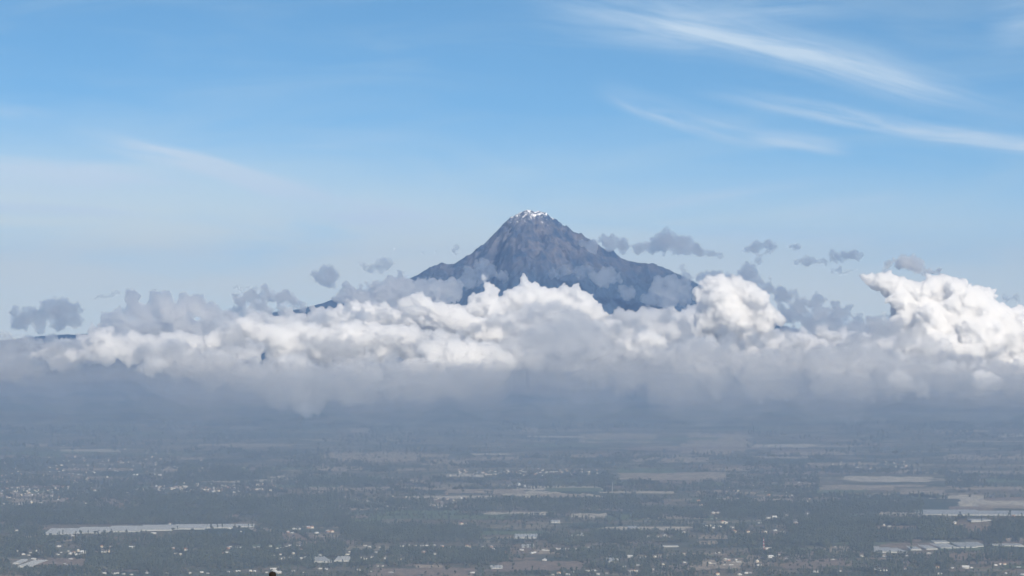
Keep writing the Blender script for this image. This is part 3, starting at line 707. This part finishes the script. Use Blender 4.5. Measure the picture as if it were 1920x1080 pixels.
# ------------------------------------------------------------------ houses
WALLS = [noisy('house_white_plaster', (0.44, 0.43, 0.41), (0.64, 0.63, 0.60), 0.2), noisy('house_cream_plaster', (0.50, 0.45, 0.37), (0.66, 0.60, 0.50), 0.2), noisy('house_grey_block', (0.32, 0.32, 0.32), (0.46, 0.45, 0.44), 0.2), noisy('house_brick', (0.30, 0.19, 0.14), (0.42, 0.28, 0.21), 0.2)]
ROOFS = [noisy('roof_white_sheet', (0.42, 0.43, 0.44), (0.64, 0.64, 0.64), 0.3, rough=0.5), noisy('roof_grey_sheet', (0.30, 0.31, 0.33), (0.48, 0.49, 0.50), 0.3, rough=0.5), noisy('roof_clay_tiles', (0.22, 0.10, 0.06), (0.36, 0.18, 0.11), 0.4), noisy('roof_cement', (0.42, 0.42, 0.41), (0.58, 0.57, 0.55), 0.3)]
WIN = principled('window_glass', (0.03, 0.035, 0.045), 0.2)
DOOR = principled('door_paint', (0.10, 0.06, 0.04), 0.6)
def house_meshes(w, d, h, pitch, hip):
    z0 = -2.0
    wl = [(-w/2,-d/2,z0),(w/2,-d/2,z0),(w/2,d/2,z0),(-w/2,d/2,z0),(-w/2,-d/2,h),(w/2,-d/2,h),(w/2,d/2,h),(-w/2,d/2,h)]
    wf = [(0,1,5,4),(1,2,6,5),(2,3,7,6),(3,0,4,7)]
    e = 0.5; rz = h + pitch * d / 2; ins = d * 0.35 if hip else 0.0
    rv = [(-w/2-e,-d/2-e,h-.1),(w/2+e,-d/2-e,h-.1),(w/2+e,d/2+e,h-.1),(-w/2-e,d/2+e,h-.1),(-w/2-e+ins,0,rz),(w/2+e-ins,0,rz)]
    rf = [(0,1,5,4),(2,3,4,5)]
    rm = bpy.data.meshes.new('roof'); rm.from_pydata(rv, [], rf + [(1,2,5),(3,0,4),(3,2,1,0)])
    wm = mesh_np('walls', wl, wf)
    op = []
    for x_ in np.arange(-w/2 + 1.6, w/2 - 1.2, 3.2):
        for z_ in ([1.0] if h < 4.5 else [1.0, 4.0]): op.append((x_, z_))
    bm = bmesh.new()
    for x_, z_ in op:
        vs = [bm.verts.new((x_ + a_, -d/2 - 0.06, z_ + b_)) for a_, b_ in ((0,0),(1.3,0),(1.3,1.2),(0,1.2))]; bm.faces.new(vs)
        vs = [bm.verts.new((-x_ - a_, d/2 + 0.06, z_ + b_)) for a_, b_ in ((0,0),(1.3,0),(1.3,1.2),(0,1.2))]; bm.faces.new(vs)
    om = bpy.data.meshes.new('window'); bm.to_mesh(om); bm.free()
    return wm, rm, om
HP = []
rh = random.Random(5)
for i in range(14):
    w_ = rh.choice([9, 11, 13, 16]); d_ = rh.uniform(7.5, 10); h_ = rh.choice([3.0, 3.2, 5.8, 6.0]); 
    wm, rm, om = house_meshes(w_, d_, h_, rh.choice([0.12, 0.3, 0.45, 0.55]), rh.random() < 0.3)
    wm.materials.append(WALLS[[0,0,0,1,0,2,0,1,0,0,3,0,1,0][i]]); rm.materials.append(ROOFS[[0,1,3,0,2,1,3,2,0,3,1,0,3,1][i]]); om.materials.append(WIN)
    HP.append((wm, rm, om, w_ * d_))
def house(label, group, px, py, kind, scale, rot, windows=True):
    wm, rm, om, _ = HP[kind]
    c = hit(px, py)
    o = obj('house', wm); o.location = c; o.rotation_euler = (0, 0, rot); o.scale = (scale,) * 3
    r_ = obj('roof', rm, None, o)
    return tag(o, label, 'house', group)
Z = {
 0: [(195,440),(260,480),(325,490),(345,460),(400,440),(460,460),(380,530),(425,560),(660,390),(650,480),(690,455),(770,440),(790,470),(830,460),(865,480),(880,440),(940,460),(795,535),(1145,395),(1090,465),(1160,455),(1215,450),(1485,405),(1330,400),(1250,400),(820,275),(1730,240),(190,215),(1910,140),(725,590),(765,600),(1170,690),(1280,695),(1330,690),(1390,700),(1480,705),(1660,688),(1870,690)],
 320: [(30,415),(55,470),(110,485),(170,430),(180,470),(280,430),(650,410),(640,460),(600,475),(680,395),(740,400),(795,400),(990,395),(940,400),(1125,390),(1200,410),(1250,400),(1300,390),(1340,378),(1440,378),(1465,432),(1155,490),(1235,480),(1240,530),(1270,525),(1340,520),(1380,470),(1395,525),(1470,525),(1520,520),(1680,485),(660,188),(790,220),(910,195),(1320,235),(1365,242),(1385,190),(1435,192),(1550,180),(1590,180),(1640,238),(1770,225),(1815,225),(210,688),(350,680),(420,690),(650,675),(760,670),(900,665),(945,665),(1080,680),(1160,655),(1200,685),(1380,665),(1500,680),(1680,640),(1750,645)],
 640: [(90,450),(70,480),(270,380),(315,390),(430,400),(510,425),(390,455),(270,530),(345,510),(235,515),(685,385),(765,372),(830,378),(905,380),(955,380),(1045,378),(1135,390),(1115,410),(1240,395),(1315,412),(1410,390),(1450,395),(1590,390),(1690,395),(1700,420),(1750,395),(925,455),(990,450),(1050,475),(500,525),(410,610),(465,608),(195,655),(560,685),(335,670),(660,535),(700,530),(1480,690),(1350,140)],
 960: [(110,430),(235,465),(365,548),(500,415),(540,415),(575,418),(625,420),(715,415),(860,400),(355,435),(395,440),(1325,512),(1415,603),(1495,515),(1450,515),(1610,505),(1660,515),(1700,590),(1580,650),(1320,668),(1350,668),(1375,668),(1410,668),(1260,615),(460,705),(525,695),(625,705),(680,675),(850,665),(920,660),(1065,690),(970,700),(1655,285),(1720,280),(1785,285),(1530,280)],
 1280: [(15,230),(325,80),(345,12),(395,12),(1030,62),(965,68),(1165,45),(1400,20),(1270,130),(250,165),(275,160),(310,160),(340,180),(375,160),(420,165),(560,178),(735,230),(930,235),(1040,210),(1050,250),(15,475),(380,462),(410,460),(890,405),(940,415),(970,410),(985,512),(480,542),(515,548),(600,540),(575,570),(630,570),(250,580),(305,585),(350,585),(470,600),(545,602),(860,600),(1085,485),(1175,530),(1690,540),(1715,395),(1770,665),(1500,675),(390,705),(640,705),(715,690),(760,685),(20,570),(840,560)],
 1600: [(95,500),(350,500),(595,498),(280,655),(360,660),(850,470),(945,630),(1115,630),(1265,630),(1325,635),(1700,595),(1650,590),(1600,600),(1860,625),(970,695),(1900,325),(1750,325),(345,155),(405,165),(1215,140),(1140,138),(585,645),(1720,690),(1905,705),(1800,125)],
}
BIG = {(235,465), (365,548), (1325,512), (280,655), (1265,630), (1160,655), (1200,685), (940,460), (1485,405), (985,512), (1030,62)}
BIGL = {(235,465): 'bright white farmhouse right of the pale centre greenhouse', (365,548): 'largest bright white house above the pinkish bottom field', (1325,512): 'isolated bright white house in the woods right of centre', (280,655): 'bright white cube house in the brown fields at lower right',
 (1265,630): 'long white house below the greenhouse row at lower right', (1160,655): 'big pale building behind the dark post tip, upper one', (1200,685): 'big cream building right behind the dark post tip', (940,460): 'tall white gabled house in the left corner wood', (1485,405): 'lone white house at the edge of the large left wood', (985,512): 'round looking white house below the red and white mast', (1030,62): 'bright white house dot in the dark right middle plain'}
ZN = {0: 'far left', 320: 'left of centre', 640: 'near centre left', 960: 'near centre right', 1280: 'right of centre', 1600: 'far right'}
KN = ['white', 'white', 'white', 'cream', 'white', 'grey', 'white', 'cream', 'white', 'white', 'brick', 'white', 'cream', 'white']
n_house = 0
for x0, pts in Z.items():
    for (zx, zy) in pts:
        px, py = x0 + zx / 6.0, 960 + zy / 6.0 + 0.6
        k = rh.randrange(14); big = (zx, zy) in BIG
        if big: k = rh.choice([0, 8, 11])
        sc = rh.uniform(0.85, 1.2) * (1.6 if big else 1.0) * (1.15 if zy < 300 else 1.0)
        belt = 'along the bottom edge' if zy > 570 else ('in the wooded belt' if zy > 350 else 'in the fields above the woods')
        lab = BIGL[(zx, zy)] if big else 'small %s house %s %s' % (KN[k], belt, ZN[x0])
        house(lab, 'scattered houses on the plain', px, min(py, 1079), k, sc, rh.choice([0, 0.3, -0.3, 0.8, -0.6, 1.57]) + rh.uniform(-.1, .1))
        n_house += 1
# far villages: the largest as houses of their own, the rest too small to pick apart
def village(x0, x1, y0, y1, n, rs):
    out_ = []
    for _ in range(n):
        out_.append((rs.uniform(x0, x1), min(y1, max(y0, rs.gauss((y0 + y1) / 2, (y1 - y0) / 4)))))
    return out_
VS = [('far left village', 0, 180, 880, 945, 190), ('long village row on the left', 290, 530, 907, 924, 150), ('centre village', 842, 1120, 880, 894, 110), ('scattered upper left village', 90, 330, 836, 905, 70), ('right middle plain', 1560, 1700, 864, 880, 30), ('hamlet right of centre', 1300, 1500, 905, 1000, 60), ('hamlet on the right plain', 1480, 1680, 925, 955, 40), ('hamlet left of centre', 640, 900, 925, 950, 40), ('upper left plain', 160, 460, 860, 890, 40)]
stuffV, stuffF, stuffM = [], [], []
for (lab, x0, x1, y0, y1, n_) in VS:
    pts = village(x0, x1, y0, y1, n_, rh); pts.sort(key=lambda p: -p[1])
    own = 7 if lab != 'far left village' else 9
    for i, (x, y) in enumerate(pts):
        k = rh.randrange(14); sc = rh.uniform(1.1, 1.8); rot = rh.uniform(0, 3.14)
        if i < own and n_house < 300:
            house('tiny %s house in the %s' % (KN[k], lab), 'houses of the far villages', x, y, k, sc, rot, windows=False); n_house += 1
        else:
            c = hit(x, y); sc *= 0.72; w_, d_, h_ = rh.uniform(8, 15) * sc, rh.uniform(7, 10) * sc, rh.choice([3, 3, 5.5]) * sc
            b0 = len(stuffV); cs, sn_ = math.cos(rot), math.sin(rot)
            for (a_, b_, z_) in [(-w_/2,-d_/2,-2),(w_/2,-d_/2,-2),(w_/2,d_/2,-2),(-w_/2,d_/2,-2),(-w_/2,-d_/2,h_),(w_/2,-d_/2,h_),(w_/2,d_/2,h_),(-w_/2,d_/2,h_),(-w_/2,0,h_*1.4),(w_/2,0,h_*1.4)]:
                stuffV.append((c[0] + a_ * cs - b_ * sn_, c[1] + a_ * sn_ + b_ * cs, c[2] + z_))
            wm_ = rh.choice([0, 1, 1, 2, 3]); rm_ = 4 + rh.choice([1, 1, 2, 2, 3])
            for f, mm in [((0,1,5,4),wm_),((1,2,6,5),wm_),((2,3,7,6),wm_),((3,0,4,7),wm_),((4,5,9,8),rm_),((6,7,8,9),rm_),((5,6,9),wm_),((7,4,8),wm_)]:
                stuffF.append(tuple(b0 + q for q in f)); stuffM.append(mm)
me = bpy.data.meshes.new('distant_houses'); me.from_pydata(stuffV, [], stuffF)
for m_ in WALLS + ROOFS: me.materials.append(m_)
me.polygons.foreach_set('material_index', stuffM)
tag(obj('distant_houses', me), 'far villages of tiny houses on the hazy plain', kind='stuff')

# ------------------------------------------------------------------ masts, tanks, post
M_RED = principled('mast_red', (0.45, 0.05, 0.04), 0.6); M_WHT = principled('mast_white', (0.75, 0.75, 0.75), 0.6); M_STEEL = principled('mast_steel', (0.42, 0.43, 0.45), 0.5)
def bars(name, pairs, r, mat, parent):
    V, F = [], []
    for a_, b_ in pairs:
        a_, b_ = Vector(a_), Vector(b_); d = (b_ - a_).normalized()
        u = d.orthogonal().normalized(); v = d.cross(u); k = len(V)
        for p in (a_, b_):
            for q in range(4):
                t = math.pi / 2 * q; V.append((p + (u * math.cos(t) + v * math.sin(t)) * r)[:])
        for q in range(4): F.append((k + q, k + (q + 1) % 4, k + 4 + (q + 1) % 4, k + 4 + q))
    return obj(name, mesh_np(name, V, F), mat, parent)
def mast(label, px, py, H, r0, n, mats):
    c = hit(px, py)
    root = bpy.data.objects.new('radio_mast', None); COL.objects.link(root); root.location = c
    for i in range(n):
        z0, z1 = H * i / n, H * (i + 1) / n
        def R_(z): return r0 * (1 - 0.75 * z / H)
        def P(k, z): a_ = 2.09 * k + 0.4; return (R_(z) * math.cos(a_), R_(z) * math.sin(a_), z)
        prs = []
        for k in range(3):
            prs += [(P(k, z0), P(k, z1)), (P(k, z0), P((k + 1) % 3, z1)), (P(k, z1), P((k + 1) % 3, z1))]
        bars('lattice_section', prs, 0.45, mats[i % len(mats)], root)
    bars('antenna', [((0, 0, H), (0, 0, H + 4))], 0.3, M_STEEL, root)
    return tag(root, label, 'mast')
mast('red and white lattice mast standing out of the dark wood right of centre', 1432, 1030, 44, 3.2, 7, [M_RED, M_WHT])
mast('thin pale lattice mast in the fields right of centre', 1148, 926, 62, 3.0, 6, [M_STEEL])
def lathe(name, prof, mat, parent, seg=20):
    V, F = [], []
    for r_, z_ in prof:
        for q in range(seg): V.append((r_ * math.cos(2 * math.pi * q / seg), r_ * math.sin(2 * math.pi * q / seg), z_))
    for i in range(len(prof) - 1):
        for q in range(seg): F.append((i * seg + q, i * seg + (q + 1) % seg, (i + 1) * seg + (q + 1) % seg, (i + 1) * seg + q))
    return obj(name, mesh_np(name, V, F), mat, parent)
c = hit(972, 913)
root = bpy.data.objects.new('storage_silo', None); COL.objects.link(root); root.location = c
lathe('tank', [(13, -2), (13, 15)], WALLS[2], root); lathe('dome', [(13.4, 15), (12, 18), (8, 21), (3, 22.5), (0.1, 23)], ROOFS[1], root)
tag(root, 'pale round storage tank alone in the reddish centre field', 'silo')
for px_, lab in ((954, 'slim pale silo left of the round tank'), (984, 'low pale silo right of the round tank')):
    c = hit(px_, 914); root = bpy.data.objects.new('storage_silo', None); COL.objects.link(root); root.location = c
    lathe('tank', [(4, -2), (4, 12)], WALLS[0], root, 12); lathe('dome', [(4.2, 12), (2.5, 14), (0.1, 15)], ROOFS[0], root, 12)
    tag(root, lab, 'silo')
# the dark round-headed post whose tip shows at the bottom edge
p = at(511, 1071.5, 60.0); gz = float(height(p[0], p[1]))
root = bpy.data.objects.new('post', None); COL.objects.link(root); root.location = (p[0], p[1], gz)
PH = p[2] - gz
POST = noisy('creosoted_wood', (0.006, 0.005, 0.005), (0.014, 0.011, 0.010), 8.0)
lathe('shaft', [(0.10, -0.6), (0.075, PH - 0.12)], POST, root, 14)
lathe('cap', [(0.078, PH - 0.13), (0.085, PH - 0.07), (0.07, PH - 0.025), (0.04, PH - 0.005), (0.002, PH)], POST, root, 14)
tag(root, 'black round headed post tip poking up at the bottom edge', 'post')

# ------------------------------------------------------------------ trees
BARK = principled('bark', (0.07, 0.055, 0.045), 0.95)
LEAF = [noisy('leaves_dark', (0.027, 0.032, 0.019), (0.060, 0.066, 0.038), 0.35, vary=0.35), noisy('leaves_olive', (0.045, 0.042, 0.026), (0.092, 0.082, 0.050), 0.35, vary=0.35), noisy('leaves_blue_gum', (0.025, 0.033, 0.024), (0.060, 0.070, 0.045), 0.35, vary=0.35)]
def crown_mesh(kind, rs):
    V, F = [], []
    iv, jf = ICO1
    def lump(c, r):
        k = len(V); jit = 1 + 0.45 * (rs.rand(len(iv)) - 0.5)
        for v, j in zip(iv, jit): V.append(tuple(np.array(c) + v * np.array(r) * j))
        F.extend([tuple(k + q for q in f) for f in jf])
    if kind == 'broad':
        H = 11.0
        for i in range(9):
            a_ = rs.uniform(0, 6.28); q = rs.uniform(0, 3.4)
            lump((q * math.cos(a_), q * math.sin(a_), rs.uniform(4.5, 9.5)), (rs.uniform(1.6, 2.9),) * 2 + (rs.uniform(1.3, 2.4),))
    elif kind == 'tall':
        H = 19.0
        for i in range(10):
            z_ = rs.uniform(6, 18.0); q = rs.uniform(0, 2.2) * (1 - (z_ - 6) / 16); a_ = rs.uniform(0, 6.28)
            lump((q * math.cos(a_), q * math.sin(a_), z_), (rs.uniform(1.3, 2.3),) * 2 + (rs.uniform(1.6, 2.8),))
    else:
        H = 15.0
        for i in range(8):
            z_ = 2.5 + i * 1.6; r_ = 3.2 * (1 - (z_ - 2) / 14.5); a_ = rs.uniform(0, 6.28)
            lump((0.4 * math.cos(a_), 0.4 * math.sin(a_), z_), (r_, r_, 1.3))
    return mesh_np('crown', V, F), H
def trunk_mesh(H):
    V, F = [], []
    for z_, r_ in ((-1.5, 0.42), (H * 0.35, 0.3), (H * 0.75, 0.1)):
        for q in range(5): V.append((r_ * math.cos(q * 1.2566), r_ * math.sin(q * 1.2566), z_))
    for i in range(2):
        for q in range(5): F.append((i * 5 + q, i * 5 + (q + 1) % 5, i * 5 + 5 + (q + 1) % 5, i * 5 + 5 + q))
    for a_ in (0.3, 2.4, 4.4):          # limbs
        k = len(V); z_ = H * 0.32
        V += [(0.1, 0, z_), (-0.1, 0, z_ + 0.3), (math.cos(a_) * 2.2, math.sin(a_) * 2.2, z_ + 2.6)]; F.append((k, k + 1, k + 2, k + 2))
    m_ = bpy.data.meshes.new('trunk'); m_.from_pydata(V, [], [f if f[2] != f[3] else f[:3] for f in F]); return m_
rsT = np.random.RandomState(9)
TP = []
for i, (kd, lf) in enumerate([('broad', 0), ('broad', 1), ('tall', 2), ('tall', 0), ('cone', 0), ('broad', 0)]):
    cm, H = crown_mesh(kd, rsT); cm.materials.append(LEAF[lf]); tm = trunk_mesh(H); tm.materials.append(BARK)
    TP.append((cm, tm, kd))
KT = {'broad': 'round crowned', 'tall': 'tall slender', 'cone': 'dark conical'}
def tree(label, group, px, py, i, s_, pos=None):
    cm, tm, kd = TP[i]
    c = hit(px, py) if pos is None else pos
    o = bpy.data.objects.new('tree', None); COL.objects.link(o); o.location = c; o.rotation_euler = (0, 0, rh.uniform(0, 6.28)); o.scale = (s_, s_, s_ * rh.uniform(0.85, 1.2))
    obj('trunk', tm, None, o); obj('crown', cm, None, o)
    return tag(o, label, 'tree', group)
n_t = 0
for (lab, x0, x1, y0, y1, n_, kinds) in [
 ('among the bottom left houses', 0, 400, 1062, 1079, 34, (0, 1, 5)), ('along the bottom edge left of centre', 400, 800, 1060, 1079, 34, (0, 1, 2, 5)),
 ('along the bottom edge right of centre', 800, 1250, 1062, 1079, 34, (0, 1, 5)), ('among the brown fields at the bottom right', 1250, 1620, 1040, 1079, 46, (0, 1, 2, 5)), ('in the brown slope under the greenhouse row', 1620, 1920, 1042, 1079, 46, (0, 1, 2, 3, 5)),
 ('on the top edge of the square dark wood', 1120, 1280, 998, 1004, 20, (2, 3, 4)), ('along the near side of the long greenhouse strip', 100, 480, 1000, 1008, 26, (0, 1, 3)), ('before the large notched greenhouse', 1640, 1715, 1037, 1043, 12, (0, 1)),
 ('on the skyline of the wooded ridge', 1520, 1900, 966, 985, 22, (2, 3, 4)), ('in the pale centre field', 860, 930, 922, 934, 8, (0, 3)), ('behind the centre greenhouse fields', 940, 1100, 966, 974, 16, (2, 3, 4))]:
    for _ in range(n_):
        i = rh.choice(kinds); y = rh.uniform(y0, y1); x = rh.uniform(x0, x1)
        if lab.startswith('along the near side'): y = 1006.5 - (x - 85) * 0.041 + rh.uniform(-1, 2)
        tree('%s tree %s' % (KT[TP[i][2]], lab), 'single trees on the plain', x, y, i, rh.uniform(0.9, 1.7)); n_t += 1

# woods: too many trees to count; drawn in where the plain is wooded
WOODS = [  # photo-pixel outlines of the woods (x0, x1, y0, y1, how dense)
 (0,330,952,984,1),(0,70,990,1002,1),(250,640,936,966,1),(300,420,974,984,.6),(0,105,1014,1044,1),(160,330,1020,1068,1),(320,520,1010,1064,1),(500,640,1018,1062,.7),(440,520,1002,1012,.5),(640,900,986,1016,.8),(600,760,1034,1064,.45),(700,960,1028,1060,.5),
 (960,1120,1010,1018,.6),(1118,1285,998,1016,1),(1040,1250,1028,1048,.6),(880,1190,938,958,1),(1190,1480,955,972,.7),(930,1040,967,973,1),(1100,1180,1000,1010,.6),(1480,1930,978,1018,1),(1370,1560,1006,1026,.9),(1280,1400,988,998,.5),
 (1600,1640,1018,1036,1),(1400,1520,1034,1044,.4),(1320,1760,942,962,.7),(640,800,940,950,.6),(560,760,900,912,.6),(1600,1790,1058,1079,.3),(330,470,880,905,.6),(1280,1400,1072,1079,.4),(0,240,1066,1079,.4),(1000,1240,1066,1078,.3),
 (1200,1330,1046,1062,.35),(1430,1600,962,984,.35),(480,660,966,990,.35),(1785,1850,1028,1034,1),(1690,1780,1044,1060,.35)]
def woods_density(px, py):
    d = np.zeros(len(px))
    wob = 14 * (NA(px / 40.0, py / 9.0) - 0.5); wob2 = 5 * (NB(px / 55.0, py / 12.0) - 0.5)
    for x0, x1, y0, y1, w_ in WOODS:
        u = np.minimum(px + wob - x0, x1 - px - wob) / 30.0 + 0.3; v = np.minimum(py + wob2 - y0, y1 - py - wob2) / 4.0 + 0.3
        d = np.maximum(d, w_ * np.clip(np.minimum(u, v), 0, 1))
    return d
# where no tree may stand or hide what is behind it: parcels, roofs, greenhouses (a photo-pixel raster)
KEEP = np.zeros((1100, 1960), bool)
def clear(x0, x1, y0, y1):
    KEEP[max(0, int(y0)):int(y1) + 1, max(0, int(x0) + 20):max(0, int(x1) + 21)] = True
for a_ in [(88,480,984,1004),(1085,1395,812,852),(1155,1362,886,903),(820,1130,919,938),(1536,1772,892,930),(1730,1930,937,972),(1638,1706,1019,1042),(1710,1845,1014,1036),(905,1028,961,970),(1068,1135,963,972),(920,1090,1056,1074),(588,656,1046,1060),(950,1006,1000,1014),
           (690,885,1068,1080),(1130,1300,988,998),(1020,1060,974,984),(1640,1720,987,996),(1795,1860,976,990),(1220,1290,1020,1030),(1880,1930,1018,1030),(60,160,1050,1064),(20,75,1050,1068)]: clear(*a_)
for x0, pts in Z.items():
    for (zx, zy) in pts: clear(x0 + zx / 6.0 - 5, x0 + zx / 6.0 + 5, 960 + zy / 6.0 - 3, 960 + zy / 6.0 + 6)
def blocked(px, py):
    ix = np.clip(px + 20, 0, 1959).astype(int); iy = np.clip(py, 0, 1099).astype(int)
    return KEEP[iy, ix]
def to_px(x, y, z):
    dx, dy, dz = x, y, z - CAM_Z
    f = dy * _cp + dz * _sp; v = -dy * _sp + dz * _cp
    return 960 + FPX * dx / f, 540 - FPX * v / f
rw = np.random.RandomState(77)
def scatter(n, d0, d1):
    d = np.sqrt(rw.uniform(d0 * d0, d1 * d1, n)); x = rw.uniform(-0.215, 0.215, n) * d
    z = height(x, d); px, py = to_px(x, d, z)
    dens = woods_density(px, py)
    patch = NA.fbm(x / 420 + 9, d / 700, 3); small = NB.fbm(x / 90, d / 140, 2)
    keep = np.maximum(np.where(dens > 0.05, dens * np.clip((small - 0.22) * 4, 0.0, 1), 0), np.clip((patch - 0.55) * 5, 0, 0.30) * (small > 0.52) + 0.012)
    k = (rw.rand(n) < keep) & ~blocked(px, py)
    return np.stack([x, d, z], -1)[k]
def hedges(n):
    out_ = []
    for _ in range(n):
        d = math.sqrt(rw.uniform(8600 ** 2, 15500 ** 2)); x = rw.uniform(-0.2, 0.2) * d
        a_ = rw.choice([rw.normal(0.25, 0.12), rw.normal(1.8, 0.15)]); ln = rw.uniform(120, 520)
        t = np.arange(0, ln, 8.0); t = t[rw.rand(len(t)) < 0.75]
        hx, hy = x + t * math.cos(a_) + rw.normal(0, 2, len(t)), d + t * math.sin(a_) + rw.normal(0, 2, len(t))
        hz = height(hx, hy); px, py = to_px(hx, hy, hz); k = ~blocked(px, py)
        out_.append(np.stack([hx, hy, hz], -1)[k])
    return np.concatenate(out_)
PT = np.concatenate([hedges(420), scatter(330000, 8600, 12500), scatter(220000, 12500, 18500), scatter(60000, 18500, 25000)])
SC = rw.uniform(0.75, 1.5, len(PT)) * np.where(PT[:, 1] > 12500, 1.25, 1.0) * np.where(PT[:, 1] > 18500, 1.5, 1.0)
KI = rw.choice(6, len(PT), p=[.26, .2, .16, .12, .1, .16])
# each kind of tree as one mesh (trunk and crown) that the woods repeat
wood_protos = []
for i, (cm, tm, kd) in enumerate(TP):
    bm = bmesh.new(); bm.from_mesh(cm); nf = len(bm.faces); bm.from_mesh(tm)
    for j, f in enumerate(bm.faces): f.material_index = 0 if j < nf else 1
    m_ = bpy.data.meshes.new('wood_tree'); bm.to_mesh(m_); bm.free()
    m_.materials.append(cm.materials[0]); m_.materials.append(BARK)
    wood_protos.append(bpy.data.objects.new('wood_tree', m_))
for i in range(6):
    k = KI == i
    pm = bpy.data.meshes.new('woods'); pm.vertices.add(int(k.sum())); pm.vertices.foreach_set('co', PT[k].astype(np.float32).ravel())
    at_ = pm.attributes.new('size', 'FLOAT', 'POINT'); at_.data.foreach_set('value', SC[k].astype(np.float32))
    at2 = pm.attributes.new('turn', 'FLOAT', 'POINT'); at2.data.foreach_set('value', rw.uniform(0, 6.28, int(k.sum())).astype(np.float32))
    wo = tag(obj('forest', pm), 'woods of %s trees spread over the plain' % KT[TP[i][2]], kind='stuff')
    ng = bpy.data.node_groups.new('plant_trees', 'GeometryNodeTree')
    ng.interface.new_socket('Geometry', in_out='INPUT', socket_type='NodeSocketGeometry'); ng.interface.new_socket('Geometry', in_out='OUTPUT', socket_type='NodeSocketGeometry')
    gi = ng.nodes.new('NodeGroupInput'); go = ng.nodes.new('NodeGroupOutput')
    ins = ng.nodes.new('GeometryNodeInstanceOnPoints'); oi = ng.nodes.new('GeometryNodeObjectInfo'); oi.inputs['Object'].default_value = wood_protos[i]
    a1 = ng.nodes.new('GeometryNodeInputNamedAttribute'); a1.data_type = 'FLOAT'; a1.inputs['Name'].default_value = 'size'
    a2 = ng.nodes.new('GeometryNodeInputNamedAttribute'); a2.data_type = 'FLOAT'; a2.inputs['Name'].default_value = 'turn'
    cx = ng.nodes.new('ShaderNodeCombineXYZ')
    ng.links.new(gi.outputs[0], ins.inputs['Points']); ng.links.new(oi.outputs['Geometry'], ins.inputs['Instance'])
    ng.links.new(a1.outputs['Attribute'], ins.inputs['Scale']); ng.links.new(a2.outputs['Attribute'], cx.inputs[2]); ng.links.new(cx.outputs[0], ins.inputs['Rotation'])
    ng.links.new(ins.outputs[0], go.inputs[0])
    mdn = wo.modifiers.new('plant_trees', 'NODES'); mdn.node_group = ng

# things that look alike are told apart by their order from left to right
ORD = ['first', 'second', 'third', 'fourth', 'fifth', 'sixth', 'seventh', 'eighth', 'ninth', 'tenth']
bpy.context.view_layer.update()
same = {}
for o_ in COL.objects:
    if o_.get('label') and o_.get('category') and o_.parent is None: same.setdefault(o_['label'], []).append(o_)
for lab, os_ in same.items():
    if len(os_) < 2 or 'mist' in lab: continue
    os_.sort(key=lambda q: q.matrix_world.translation.x / q.matrix_world.translation.y)
    for k, q in enumerate(os_):
        n_ = k + 1
        w_ = ORD[k] if k < 10 else '%d%s' % (n_, 'th' if 10 < n_ % 100 < 14 else {1: 'st', 2: 'nd', 3: 'rd'}.get(n_ % 10, 'th'))
        q['label'] = lab + ', %s from the left' % w_
